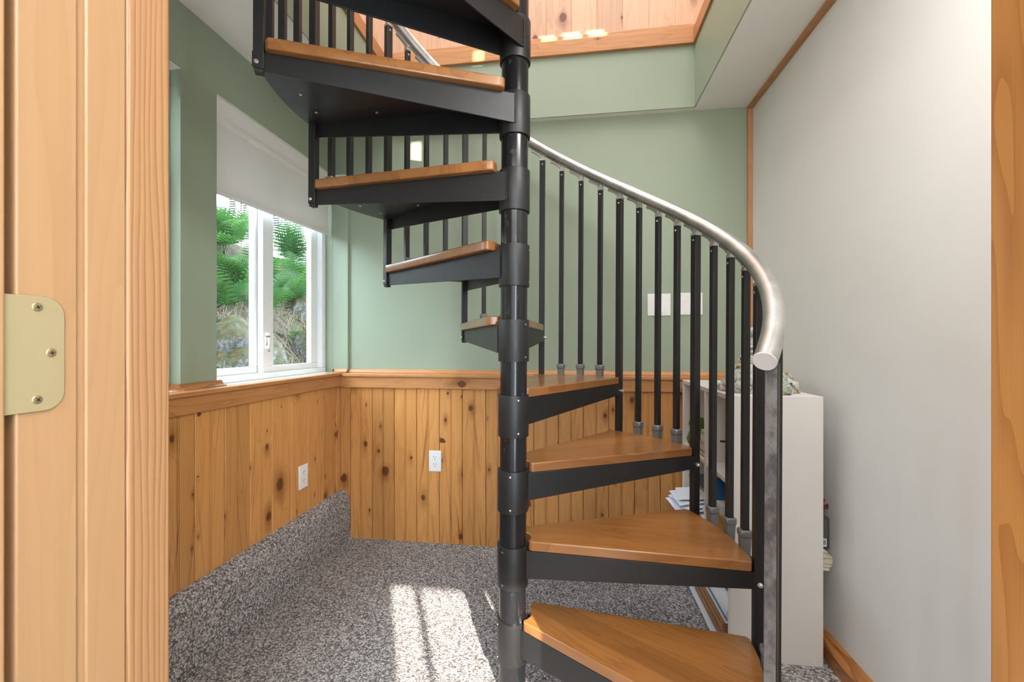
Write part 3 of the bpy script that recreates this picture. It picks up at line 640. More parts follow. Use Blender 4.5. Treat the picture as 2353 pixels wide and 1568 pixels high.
COLS = {}
def cm(name, c, r=0.55):
    if name not in COLS: COLS[name] = flat(name, c, r)
    return COLS[name]
pages = cm('page_block', (0.62, 0.58, 0.47), 0.8); pagew = cm('white_pages', (0.70, 0.71, 0.74), 0.7)
def book(name, x0, x1, y0, y1, z0, th, col, label, cat, group=None, rz=0, pg=None, rough=0.5, tilt=0):
    """a bound book or magazine lying flat; spine towards +x"""
    cx_, cy_ = (x0 + x1) / 2, (y0 + y1) / 2; w_, d_ = (x1 - x0) / 2, (y1 - y0) / 2
    b = empty(name, (cx_, cy_, z0), rz); b.rotation_euler = (tilt, 0, R(rz)); tag(b, label, cat, group)
    c = cm('cover_%02d%02d%02d' % tuple(int(v_ * 99) for v_ in col), col, rough); ct = min(0.0016, th * 0.15)
    m = MB().box(-w_, w_, -d_, d_, 0, ct).box(-w_, w_, -d_, d_, th - ct, th).box(w_ - ct, w_, -d_, d_, ct, th - ct)
    m.build('cover', c, b)
    MB().box(-w_ + 0.003, w_ - ct - 0.0002, -d_ + 0.003, d_ - 0.003, ct, th - ct).build('pages', pg or pages, b)
    return b
def sheet(x0, x1, y0, y1, z0, rz, label, col=(0.72, 0.75, 0.82), curl=0.01, group=None, name='loose_paper'):
    cx_, cy_ = (x0 + x1) / 2, (y0 + y1) / 2; w_, d_ = (x1 - x0) / 2, (y1 - y0) / 2
    m = MB(); n = 8; V = []
    for s_ in (0, 0.0008):
        for j in range(n + 1):
            for i in range(n + 1):
                u, v_ = i / n, j / n
                V.append((-w_ + 2 * w_ * u, -d_ + 2 * d_ * v_, s_ - curl * (1 - u) ** 2 * 1.2 + 0.2 * curl * sin(v_ * 5 + x0 * 90) * (1 - u)))
    k = (n + 1) ** 2
    f = [(j * (n + 1) + i, j * (n + 1) + i + 1, (j + 1) * (n + 1) + i + 1, (j + 1) * (n + 1) + i) for j in range(n) for i in range(n)]
    m.add(V, f + [tuple(q + k for q in reversed(a)) for a in f])
    rim = [(i, 0) for i in range(n)] + [(n, j) for j in range(n)] + [(n - i, n) for i in range(n)] + [(0, n - j) for j in range(n)]
    idx = [j * (n + 1) + i for i, j in rim]; m.f += [(idx[q], idx[(q + 1) % len(idx)], idx[(q + 1) % len(idx)] + k, idx[q] + k) for q in range(len(idx))]; m.mi += [0] * len(idx)
    o = m.build(name, cm('paper_%02d%02d' % (int(col[0] * 99), int(col[2] * 99)), col, 0.7), None, loc=(cx_, cy_, z0), rot=(0, 0, R(rz)), smooth=True, angle=40)
    tag(o, label, 'paper', group); return o

# upper far bay: green gourd and a small stack
g = empty('ceramic_gourd', (0.592, 2.135, 0.6125)); tag(g, 'glossy green gourd shaped ceramic on the top shelf of the bookcase', 'ceramic')
prof = [(0.001, 0.0), (0.026, 0.001), (0.044, 0.014), (0.050, 0.036), (0.043, 0.058), (0.035, 0.074), (0.037, 0.092), (0.041, 0.108), (0.036, 0.125), (0.022, 0.136), (0.001, 0.139)]
MB().lathe(prof, None, 32).build('body', flat('green_glaze', (0.10, 0.17, 0.028), 0.12), g, smooth=True, angle=80)
MB().tube([(0, 0, 0.136), (0.003, 0.002, 0.146), (0.010, 0.004, 0.154)], [0.006, 0.004, 0.003], 10).build('stem', cm('stem_brown', (0.12, 0.08, 0.03)), g, smooth=True)
z = 0.6122
for i, (th, col, lab) in enumerate(((0.022, (0.09, 0.05, 0.04), 'dark brown book lowest beside the green ceramic gourd'), (0.017, (0.66, 0.52, 0.40), 'pinkish tan book second from the bottom beside the green gourd'),
                                    (0.012, (0.42, 0.30, 0.22), 'brown booklet in the middle of the stack beside the gourd'), (0.040, (0.20, 0.21, 0.22), 'thick grey book near the top of the stack beside the gourd'), (0.010, (0.70, 0.68, 0.63), 'white booklet topmost beside the green gourd'))):
    book('book', 0.560 + 0.004 * i, 0.76, 1.915, 2.045 - 0.003 * i, z, th, col, lab, 'book', 'books beside the green gourd'); z += th + 0.0004
# lower far bay: magazines, loose papers, notebook
z = 0.3182
for i in range(5):
    lab = 'white magazine %s the far bay pile' % ['lowest in', 'second from the bottom of', 'third from the bottom of', 'fourth from the bottom of', 'just under the loose papers of'][i]
    book('magazine', 0.552 - 0.004 * (i % 3), 0.76, 1.895, 2.175 - 0.01 * (i % 2), z, 0.009, [(0.62, 0.60, 0.55), (0.30, 0.28, 0.27), (0.66, 0.66, 0.66), (0.55, 0.52, 0.45), (0.67, 0.66, 0.62)][i], lab.replace('white magazine', ['cream', 'dark grey', 'light grey', 'tan', 'off white'][i] + ' magazine'), 'magazine', 'magazines in the far bay', pg=pagew); z += 0.0093
pl = [(0.455, 8, 'white paper sheet sagging lowest out of the far bay'), (0.462, -6, 'pale blue paper sheet second lowest hanging out of the far bay'), (0.472, 14, 'white paper sheet midway in the papers hanging out of the far bay'),
      (0.468, 3, 'white paper sheet turned slightly above the others in the far bay'), (0.485, -9, 'topmost white paper sheet sticking out of the far bay')]
for i, (x0, rz, lab) in enumerate(pl):
    sheet(x0, x0 + 0.24, 1.945 + 0.012 * i, 2.145 + 0.006 * i, z + 0.026 + 0.0062 * i, rz, lab, (0.74, 0.77, 0.84) if i != 1 else (0.55, 0.62, 0.78), 0.026 - 0.003 * i, 'loose papers sticking out of the far bay')
book('magazine', 0.560, 0.775, 1.895, 2.19, z, 0.022, (0.55, 0.54, 0.50), 'thick grey magazine behind the loose papers in the far bay', 'magazine', pg=pagew)
z += 0.060
for i, (th, c_, lab) in enumerate(((0.020, (0.55, 0.42, 0.30), 'tan notebook under the white one in the far bay'), (0.018, (0.64, 0.62, 0.58), 'white notebook beneath the spiral notebook'))):
    book('notebook', 0.575 - 0.01 * i, 0.78, 1.90, 2.17, z, th, c_, lab, 'notebook', pg=pagew); z += th + 0.0004
nb = book('spiral_notebook', 0.565, 0.775, 1.905, 2.165, z, 0.010, (0.075, 0.08, 0.095), 'dark grey spiral notebook on top of the pile in the far bay', 'notebook', pg=pagew)
sp = MB()
for i in range(20):
    yy = -0.12 + 0.24 * i / 19
    sp.tube([(-0.105 + 0.0075 * cos(a) * 0 - 0.002 + 0.007 * cos(a), yy, 0.005 + 0.0075 * sin(a)) for a in [2 * pi * k / 10 for k in range(11)]], 0.0008, 5)
sp.build('spiral_binding', 'dark', nb)
# upper near bay: plastic sleeve, paper, pen
def crumple(name, cen, w_, h_, col, label, cat, seed, amp=0.012, rough=0.25, lean=0.0, rz=0):
    n = 18; V = []
    for s_ in (0, 0.0012):
        for j in range(n + 1):
            for i in range(n + 1):
                y = -w_ / 2 + w_ * i / n; z_ = h_ * j / n; q = Vector((y * 22, z_ * 12, seed))
                V.append((s_ + amp * (mnoise.noise(q) + 0.4 * mnoise.noise(q * 2.7)) + lean * z_, y, z_))
    k = (n + 1) ** 2; f = [(j * (n + 1) + i, j * (n + 1) + i + 1, (j + 1) * (n + 1) + i + 1, (j + 1) * (n + 1) + i) for j in range(n) for i in range(n)]
    m = MB().add(V, f + [tuple(q + k for q in reversed(a)) for a in f])
    rim = [(i, 0) for i in range(n)] + [(n, j) for j in range(n)] + [(n - i, n) for i in range(n)] + [(0, n - j) for j in range(n)]
    idx = [j * (n + 1) + i for i, j in rim]; m.f += [(idx[q], idx[(q + 1) % len(idx)], idx[(q + 1) % len(idx)] + k, idx[q] + k) for q in range(len(idx))]; m.mi += [0] * len(idx)
    o = m.build(name, cm(name + '_m', col, rough), None, loc=cen, rot=(0, 0, R(rz)), smooth=True, angle=70); tag(o, label, cat); return o
crumple('plastic_sleeve', (0.700, 1.735, 0.6125), 0.235, 0.205, (0.60, 0.52, 0.49), 'crumpled translucent plastic sleeve standing in the near top bay', 'plastic sleeve', 1.0, 0.014, 0.18, 0.12)
crumple('folded_leaflet', (0.600, 1.715, 0.6125), 0.12, 0.062, (0.70, 0.69, 0.68), 'small folded white leaflet in front of the plastic sleeve', 'leaflet', 5.0, 0.018, 0.5, 0.5)
pn = MB().tube([(0.585, 1.80, 0.712), (0.60, 1.76, 0.720), (0.64, 1.69, 0.722), (0.70, 1.635, 0.716)], 0.0042, 10).build('sunglasses_temple', 'dark', None, smooth=True)
tag(pn, 'slim black curved arm poking out of the near top bay', 'glasses'); pn.name = 'black_arm'
# lower near bay
def carton(name, x0, x1, y0, y1, z0, z1, col, label, cat, rz=0, lid=None):
    cx_, cy_ = (x0 + x1) / 2, (y0 + y1) / 2; w_, d_ = (x1 - x0) / 2, (y1 - y0) / 2
    b = empty(name, (cx_, cy_, z0), R(rz)); tag(b, label, cat)
    MB().box(-w_, w_, -d_, d_, 0, (z1 - z0) * 0.86).build('body', cm(name + '_body', col, 0.5), b, 0.0012)
    MB().box(-w_ - 0.0012, w_ + 0.0012, -d_ - 0.0012, d_ + 0.0012, (z1 - z0) * 0.80, z1 - z0).build('lid', cm(name + '_lid', lid or col, 0.5), b, 0.0012)
    return b
carton('yellow_box', 0.552, 0.70, 1.690, 1.845, 0.3184, 0.455, (0.62, 0.30, 0.05), 'yellow orange cardboard box in the lower near bay', 'box', lid=(0.50, 0.25, 0.05))
carton('white_box', 0.556, 0.69, 1.700, 1.840, 0.4556, 0.490, (0.70, 0.70, 0.70), 'flat white box lying on the yellow box', 'box')
bb = book('book', -0.0, 0.13, 1.76, 1.84, 0, 0.014, (0.02, 0.12, 0.30), 'blue book leaning above the flat white box', 'book', rough=0.35)
bb.location = (0.62, 1.79, 0.4935); bb.rotation_euler = (R(72), 0, 0); bb.location.z = 0.4905 + 0.04 * sin(R(72))
# bottom compartment
z = 0.0223
book('magazine', 0.515, 0.735, 1.62, 2.10, z, 0.012, (0.60, 0.62, 0.66), 'large white magazine at the very bottom of the bookcase', 'magazine', pg=pagew); z += 0.0123
for i in range(5):
    book('folder', 0.532 - 0.003 * (i % 2), 0.77, 1.615 + 0.002 * i, 1.965, z, 0.0145, [(0.26, 0.12, 0.06), (0.30, 0.15, 0.08), (0.22, 0.10, 0.05), (0.33, 0.17, 0.09), (0.25, 0.12, 0.06)][i],
         'brown card folder %s of the five at the bottom of the bookcase' % ['lowest', 'second lowest', 'in the middle', 'second highest', 'highest'][i], 'folder', 'brown folders at the bottom of the bookcase', pg=cm('folder_inner', (0.34, 0.18, 0.09), 0.8)); z += 0.0148
for i in range(5):
    book('magazine', 0.540 + 0.003 * (i % 3), 0.75, 1.612, 1.93 - 0.012 * i, z, 0.009, [(0.70, 0.68, 0.60), (0.04, 0.12, 0.30), (0.72, 0.70, 0.66), (0.70, 0.70, 0.68), (0.74, 0.73, 0.70)][i],
         ['cream magazine resting on the brown folders', 'blue covered magazine two above the brown folders', 'off white magazine in the middle of the pile on the folders', 'pale magazine second from the top on the folders', 'white magazine topmost above the brown folders'][i], 'magazine', 'magazines lying on the brown folders', pg=pagew); z += 0.0092
zb = z
cb = carton('mug_box', 0.560, 0.68, 1.620, 1.735, zb, 0.292, (0.72, 0.73, 0.75), 'white carton printed with dark blue under the lowest shelf', 'box')
MB().prism([(0.062 * cos(a) - 0.0, 0.03 * sin(a)) for a in [pi + pi * k / 12 for k in range(13)]], 0, 0.0006, M=Matrix.Translation((-0.0615, 0, 0.075)) @ Matrix(((0, 0, -1, 0), (1, 0, 0, 0), (0, 1, 0, 0), (0, 0, 0, 1)))).build('blue_print', cm('blue_print', (0.02, 0.03, 0.16), 0.4), cb)
sheet(0.500, 0.74, 1.985, 2.19, 0.062, 4, 'lavender paper sheet lying at the bottom far end of the bookcase', (0.50, 0.56, 0.80), 0.012)
book('magazine', 0.552, 0.76, 1.99, 2.19, 0.0347, 0.020, (0.55, 0.58, 0.66), 'pale blue magazine under the lavender paper', 'magazine', pg=pagew)

# things on the near bay shelf that stick out behind the bookcase
z = 0.3184
for i in range(4):
    book('paperback', 0.735, [0.878, 0.884, 0.888, 0.872][i], 1.612, 1.685, z, [0.014, 0.011, 0.020, 0.018][i], [(0.58, 0.54, 0.42), (0.62, 0.58, 0.50), (0.60, 0.54, 0.36), (0.62, 0.58, 0.42)][i],
         ['cream paperback lowest beside the wall', 'white paperback second lowest beside the wall', 'yellowed paperback just below the top of the stack beside the wall', 'narrow cream paperback under the video case'][i], 'book', 'paperbacks between bookcase and wall'); z += [0.014, 0.011, 0.020, 0.018][i] + 0.0003
vc = empty('video_case', (0.829, 1.65, z)); tag(vc, 'dark grey video case standing between bookcase and wall', 'video case')
MB().box(-0.062, 0.062, -0.0125, 0.0125, 0, 0.108).build('shell', cm('case_grey', (0.06, 0.055, 0.058), 0.3), vc, 0.003)
MB().box(-0.052, 0.055, -0.0130, -0.0124, 0.006, 0.100).build('sleeve', cm('case_print', (0.10, 0.085, 0.09), 0.25), vc)
m = MB().box(0.036, 0.052, -0.0134, -0.0130, 0.008, 0.036, 0)
for i in range(9): m.box(0.0385 + i * 0.0013, 0.0385 + i * 0.0013 + (0.0004 if i % 3 else 0.0008), -0.0137, -0.0134, 0.014, 0.031, 1)
m.build('barcode_label', [cm('label_white', (0.70, 0.70, 0.70)), MT['dark']], vc)
MB().box(0.026, 0.034, -0.0134, -0.0130, 0.075, 0.088).build('red_mark', cm('red_mark', (0.35, 0.03, 0.02)), vc)
z += 0.1083
gc = [((0.02, 0.04, 0.12), 'dark blue game case lowest on the video case', 0.874, 0.020), ((0.10, 0.22, 0.20), 'teal game case second from the bottom above the video case', 0.876, 0.009), ((0.20, 0.02, 0.03), 'dark red game case in the middle of the colourful stack', 0.889, 0.016),
      ((0.50, 0.48, 0.42), 'white edged game case above the dark red one', 0.880, 0.008), ((0.42, 0.06, 0.03), 'bright red game case second from the top', 0.878, 0.010), ((0.65, 0.20, 0.03), 'orange game case topmost beside the wall', 0.874, 0.008)]
for col, lab, x1, th in gc:
    book('game_case', 0.752, x1, 1.640, 1.662, z, th, col, lab, 'case', 'game cases stacked beside the wall', pg=cm('case_inner', (0.12, 0.05, 0.05))); z += th + 0.0003

# ------------------------------------------------------------------ shell ornament on the bookcase
so = empty('shell_ornament', (0.695, 1.745, BZ + 0.0003)); tag(so, 'tall cone ornament covered in pale sea shells on the white bookcase', 'ornament')
PR = [(0.128, 0.0), (0.130, 0.012), (0.118, 0.035), (0.100, 0.062), (0.074, 0.088), (0.054, 0.110), (0.044, 0.140), (0.038, 0.180), (0.033, 0.220), (0.022, 0.240), (0.002, 0.246)]
def prad(z):
    for (r0, z0), (r1, z1) in zip(PR, PR[1:]):
        if z0 <= z <= z1: return r0 + (r1 - r0) * (z - z0) / (z1 - z0)
    return 0.01
t = NT('weathered_shell_plaster'); o_ = t.obj(); n1 = t.noise(o_, 70, 4, 0.65, 1.5); n2 = t.noise(o_, 22, 3)
c_ = t.ramp(n1, [(0.30, (0.10, 0.10, 0.07)), (0.42, (0.34, 0.37, 0.31)), (0.55, (0.58, 0.58, 0.52)), (0.75, (0.74, 0.71, 0.66))])
c_ = t.mix(t.mr(n2, 0.58, 0.72, 0, 0.7), c_, (0.48, 0.28, 0.10))
MT['plaster'] = t.done(c_, 0.4, bump=n1, bstr=0.9, bdist=0.006)
m = MB(); m.lathe([(0.001, 0.0)] + PR, None, 56, cap=False)
m.v = [(x * (1 + 0.10 * mnoise.noise(Vector((x * 40, y * 40, z_ * 40)))), y * (1 + 0.10 * mnoise.noise(Vector((x * 40, y * 40, z_ * 40)))), z_) for x, y, z_ in m.v]
m.build('cone_core', 'plaster', so, smooth=True, angle=80)
def shell_mat(name, a, b_):
    t = NT(name); o_ = t.obj(); n_ = t.noise(o_, 160, 3, 0.6); return t.done(t.mix(t.mr(n_, 0.35, 0.65), a, b_), 0.28, bump=n_, bstr=0.3, bdist=0.001)
sm = [shell_mat('shell_white', (0.70, 0.68, 0.62), (0.42, 0.44, 0.38)), shell_mat('shell_green', (0.42, 0.46, 0.38), (0.22, 0.25, 0.19)), shell_mat('shell_amber', (0.66, 0.42, 0.20), (0.36, 0.20, 0.07)), shell_mat('shell_pink', (0.66, 0.52, 0.46), (0.50, 0.40, 0.35))]
protos = []
for kind in range(3):
    for q in range(4):
        m = MB()
        if kind == 0:      # ribbed scallop
            NR, NA = 7, 26; V = []
            for s_ in (0, 1):
                for i in range(NR + 1):
                    for j in range(NA + 1):
                        r = i / NR; a = -1.15 + 2.3 * j / NA; rib = 0.05 * cos(a * 16) * r
                        rr = r * (1 + 0.03 * cos(a * 16)); V.append((rr * sin(a), rr * cos(a), 0.34 * (1 - (2 * r - 0.9) ** 2 * 0.8) * (1 - 0.3 * a * a) + rib - 0.08 * s_))
            k = (NR + 1) * (NA + 1); f = [(i * (NA + 1) + j, i * (NA + 1) + j + 1, (i + 1) * (NA + 1) + j + 1, (i + 1) * (NA + 1) + j) for i in range(NR) for j in range(NA)]
            m.add(V, f + [tuple(x + k for x in reversed(a)) for a in f] + [(NR * (NA + 1) + j, NR * (NA + 1) + j + 1, k + NR * (NA + 1) + j + 1, k + NR * (NA + 1) + j) for j in range(NA)])
        elif kind == 1:    # turban snail
            pts = []; rr = []
            for i in range(46):
                u = i / 45; a = u * 2 * pi * 3; r = 0.55 * (1 - u) ** 1.2 + 0.02; pts.append((r * cos(a), r * sin(a), 1.1 * u ** 0.8)); rr.append(0.42 * (1 - u) ** 1.1 + 0.03)
            m.tube(pts, rr, 12)
        else:              # smooth clam / cowrie
            m.lathe([(0.02, 0), (0.5, 0.05), (0.72, 0.25), (0.66, 0.5), (0.4, 0.68), (0.02, 0.74)], Matrix.Diagonal((1, 0.62, 1, 1)), 20)
        o = m.build('shell', sm[q], so, smooth=True, angle=50); protos.append(o)
rs = random.Random(11); n_sh = 0
while n_sh < 92:
    z_ = rs.random() ** 1.5 * 0.235; a = rs.uniform(-pi, pi); r = prad(z_)
    if cos(a - R(-112)) < -0.35 and rs.random() < 0.7: continue
    k = rs.choice((0, 0, 1, 2, 2)); q = rs.choice((0, 0, 1, 1, 2, 3))
    p = protos[k * 4 + q]; o = p if 'used' not in p else p.copy()
    if 'used' in p: C.objects.link(o); o.parent = so
    p['used'] = 1
    s_ = rs.uniform(0.011, 0.021) * (1 if k else 1.35) * (1.15 if z_ < 0.08 else 0.85)
    nrm = Vector((cos(a), sin(a), 0.75 if z_ < 0.1 else 0.25)).normalized()
    q_ = nrm.to_track_quat('Z', 'Y').to_matrix().to_4x4() @ Matrix.Rotation(rs.uniform(0, 6.28), 4, 'Z')
    o.matrix_local = Matrix.Translation((r * cos(a) * 0.97, r * sin(a) * 0.97, max(z_, s_ * 0.5))) @ q_ @ Matrix.Scale(s_, 4)
    n_sh += 1
for p in protos:
    if 'used' in p: del p['used']
    else: bpy.data.objects.remove(p)
for o in so.children:
    if 'used' in o: del o['used']

# ------------------------------------------------------------------ outside the window
def hz(x, y):
    d = -x
    h = 0.45 if d < 1.7 else 0.45 + (d - 1.7) * 1.02
    if d > 3.3: h = 0.45 + 1.6 * 1.02 + (d - 3.3) * 0.12
    return h + 0.10 * mnoise.noise(Vector((x * 1.5, y * 1.5, 0))) + 0.035 * mnoise.noise(Vector((x * 6, y * 6, 3)))
m = MB(); NX, NY = 90, 110; V = []
for i in range(NX + 1):
    for j in range(NY + 1):
        x = -1.53 - 10 * (i / NX) ** 1.7; y = -1.5 + 13 * j / NY; V.append((x, y, hz(x, y)))
m.add(V, [(i * (NY + 1) + j, (i + 1) * (NY + 1) + j, (i + 1) * (NY + 1) + j + 1, i * (NY + 1) + j + 1) for i in range(NX) for j in range(NY)])
t = NT('hillside_soil'); o_ = t.obj(); n1 = t.noise(o_, 9, 5, 0.65); n2 = t.noise(o_, 60, 3, 0.7)
c_ = t.mix(t.mr(n1, 0.4, 0.62), (0.05, 0.034, 0.023), (0.10, 0.078, 0.054)); c_ = t.mix(t.mr(t.noise(o_, 4, 3), 0.5, 0.62), c_, (0.06, 0.075, 0.02)); c_ = t.mix(t.mr(n2, 0.4, 0.7, 0, 0.7), c_, (0.05, 0.035, 0.025))
MT['soil'] = t.done(c_, 0.95, bump=n2, bstr=0.9, bdist=0.03)
struct(m.build('ground', 'soil', smooth=True, angle=80), 'steep bank of soil outside the window', 'ground')
# boulders
t = NT('mossy_rock'); o_ = t.obj(); n1 = t.noise(o_, 11, 6, 0.7); n2 = t.noise(o_, 45, 4, 0.7); gm = t.node('ShaderNodeNewGeometry').outputs['Normal']; nz = t.sep(gm)[2]
rock = t.ramp(n2, [(0.3, (0.018, 0.017, 0.016)), (0.5, (0.085, 0.08, 0.072)), (0.7, (0.22, 0.21, 0.195))])
moss = t.mix(t.mr(t.noise(o_, 30, 3), 0.4, 0.6), (0.070, 0.048, 0.010), (0.024, 0.034, 0.007))
mk = t.mr(t.M('ADD', t.M('MULTIPLY', nz, 0.7), t.M('MULTIPLY', n1, 1.5)), 0.95, 1.12)
MT['rock'] = t.done(t.mix(mk, rock, moss), 0.9, bump=n2, bstr=1.0, bdist=0.03)
def boulder(x, y, z, s, seed, lab):
    bm = bmesh.new(); bmesh.ops.create_icosphere(bm, subdivisions=5, radius=1)
    for v_ in bm.verts:
        p = v_.co.copy(); d_ = 1 + 0.30 * mnoise.noise(p * 1.2 + Vector((seed, 0, 0))) + 0.12 * mnoise.noise(p * 3.1 + Vector((seed, 5, 0))) + 0.05 * mnoise.noise(p * 8 + Vector((seed, 9, 0)))
        v_.co = Vector((p.x * s[0], p.y * s[1], p.z * s[2])) * d_
    me = bpy.data.meshes.new('boulder'); bm.to_mesh(me); bm.free(); me.materials.append(MT['rock']); me.polygons.foreach_set('use_smooth', [True] * len(me.polygons))
    o = bpy.data.objects.new('boulder', me); C.objects.link(o); o.location = (x, y, z); o.rotation_euler = (0, 0, seed); tag(o, lab, 'boulder', None); return o
boulder(-2.22, 2.62, 0.92, (0.27, 0.30, 0.34), 1.3, 'rounded boulder with golden moss on top behind the left pane')
boulder(-1.95, 2.08, 0.66, (0.20, 0.22, 0.30), 4.1, 'grey speckled boulder low against the left pane')
boulder(-2.15, 3.38, 0.80, (0.26, 0.34, 0.40), 7.7, 'dark mossy boulder low behind the right pane')
boulder(-1.90, 3.02, 0.66, (0.15, 0.17, 0.26), 9.2, 'pale grey stone wedged between the two mossy boulders')
boulder(-2.60, 4.05, 1.25, (0.28, 0.36, 0.34), 12.5, 'mossy boulder higher on the bank behind the right pane')
# dead straw
rs = random.Random(5); m = MB()
for i in range(2600):
    x = -rs.uniform(1.95, 3.2); y = rs.uniform(1.7, 5.2); z = hz(x, y) + rs.uniform(0.0, 0.05); a = rs.uniform(-0.9, 0.9) + (pi / 2 if rs.random() < .8 else 0); L = rs.uniform(0.12, 0.38)
    dx, dy = cos(a) * L, sin(a) * L; x2, y2 = x + dx, y + dy
    z2 = hz(x2, y2) + rs.uniform(-0.01, 0.06); xm, ym = (x + x2) / 2 + rs.uniform(-.03, .03), (y + y2) / 2
    m.tube([(x, y, z), (xm, ym, hz(xm, ym) + rs.uniform(0.02, 0.09)), (x2, y2, z2)], [0.0022, 0.0020, 0.0008], 3, cap=False)
MT['straw'] = flat('dead_straw', (0.13, 0.098, 0.064), 0.8)
o = m.build('dead_grass', 'straw'); tag(o, 'tangle of dead brown stems over the bank', 'grass', kind='stuff')
# ferns
t = NT('fern_green'); oi = t.node('ShaderNodeObjectInfo').outputs['Random']; o_ = t.obj()
cf = t.mix(oi, (0.016, 0.056, 0.013), (0.050, 0.125, 0.024)); t.done(cf, 0.5, spec=0.3)
tl = t.node('ShaderNodeBsdfTranslucent'); t.l.new(cf, tl.inputs[0]); mx = t.node('ShaderNodeMixShader', (0.35, t.b.outputs[0], tl.outputs[0])); t.l.new(mx.outputs[0], t.out.inputs[0]); MT['fern'] = t.m
def frond(L, droop, seed):
    rr = random.Random(seed); m = MB(); n = 17; P = []
    for i in range(n + 1):
        u = i / n; P.append(Vector((L * (u * 0.75 - 0.12 * u * u), 0, L * (0.75 * u - droop * u * u))))
    m.tube(P, [0.0035 * (1 - 0.8 * i / n) for i in range(n + 1)], 4)
    for i in range(3, n):
        u = i / n; wl_ = L * 0.23 * sin(pi * min(1, (u * 0.92 + 0.10))) ** 0.8 * (1.1 - 0.5 * u); d = (P[i + 1] - P[i]).normalized() if i < n else Vector((1, 0, 0))
        for s_ in (-1, 1):
            side = Vector((0, s_, 0)); dirv = (side + d * 0.35).normalized(); up_ = d.cross(side) * s_; k = 7
            A, B = [], []
            for q in range(2 * k + 1):
                a = q / (2 * k); c0 = P[i] + dirv * wl_ * a + Vector((0, 0, -0.14 * wl_ * a * a)); hw = (wl_ * 0.155 * (1 - a) ** 0.8 + 0.0006) * (1.0 if q % 2 else 0.42)
                A.append(c0 + d * hw + dirv * hw * 0.3); B.append(c0 - d * hw * 0.9 + dirv * hw * 0.3 + Vector((0, 0, rr.uniform(-.1, .1) * hw)))
            m.add(A + B, [(q, q + 1, 2 * k + 2 + q, 2 * k + 1 + q) for q in range(2 * k)])
    me = bpy.data.meshes.new('frond'); me.from_pydata([tuple(v_) for v_ in m.v], [], m.f); me.materials.append(MT['fern']); return me
fm = [frond(1.0, dr, i) for i, dr in enumerate((0.35, 0.55, 0.75, 0.45))]
def fern(x, y, size, nf, lab, seed, up=0.0):
    rr = random.Random(seed); e_ = empty('fern', (x, y, hz(x, y))); tag(e_, lab, 'fern', 'ferns on the bank outside')
    for i in range(nf):
        o = bpy.data.objects.new('frond', rr.choice(fm)); C.objects.link(o); o.parent = e_
        s_ = size * rr.uniform(0.75, 1.1); o.scale = (s_, s_, s_); o.rotation_euler = (rr.uniform(-.15, .15), -up * rr.uniform(0.3, 1.0), 2 * pi * (i + rr.uniform(-.3, .3)) / nf)
FS = [(-2.50, 2.85, 0.60, 8, 0.7), (-2.66, 3.14, 0.74, 9, 0.9), (-2.85, 2.80, 0.74, 9, 0.9), (-2.78, 3.50, 0.72, 9, 0.9), (-3.05, 3.3, 0.66, 9, 0.8), (-3.35, 3.75, 0.55, 9, 0.7), (-2.55, 3.95, 0.50, 7, 0.5),
      (-2.85, 4.2, 0.70, 9, 0.9), (-3.20, 4.6, 0.85, 10, 1.0), (-2.45, 4.6, 0.50, 7, 0.4), (-3.3, 2.95, 0.62, 9, 0.8), (-3.7, 4.3, 0.8, 10, 0.9), (-2.36, 3.45, 0.38, 6, 0.2), (-3.05, 5.2, 0.9, 10, 0.9), (-2.34, 2.78, 0.38, 6, 0.0), (-2.05, 2.02, 0.24, 5, 0.2),
      (-2.95, 3.02, 0.80, 10, 0.9), (-2.55, 3.30, 0.62, 9, 0.6), (-3.15, 3.55, 0.80, 10, 0.9), (-2.70, 2.62, 0.70, 9, 0.8), (-2.70, 3.85, 0.66, 9, 0.7), (-2.95, 4.75, 0.80, 10, 0.9)]
FL = ['bright green fern arching over the mossy boulder', 'bushy fern midway up the bank behind the left pane', 'tall fern high on the bank behind the left pane', 'dense fern beside the window mullion', 'tall fern rising below the white shutter', 'feathery fern near the top of the bank', 'small fern above the dark boulder behind the right pane',
      'fern filling the middle of the right pane', 'tall feathery fern at the top of the right pane', 'low fern hugging the bank behind the right pane', 'tall fern at the far left of the view', 'large fern at the crest of the bank', 'young fern low on the bank between the panes', 'distant fern at the right edge of the right pane', 'single pale fern hanging just above the moss', 'tiny fern at the bottom left corner of the window view',
      'fern filling the gap just left of the window mullion', 'spreading fern directly above the straw in the left pane', 'tall fern half hidden by the window mullion', 'fern at the left edge of the left pane, above the boulder', 'fern just right of the mullion halfway up the bank', 'dense fern at mid height on the right of the right pane']
for i, (x, y, s_, nf, up) in enumerate(FS): fern(x, y, s_, nf, FL[i], i + 20, up)
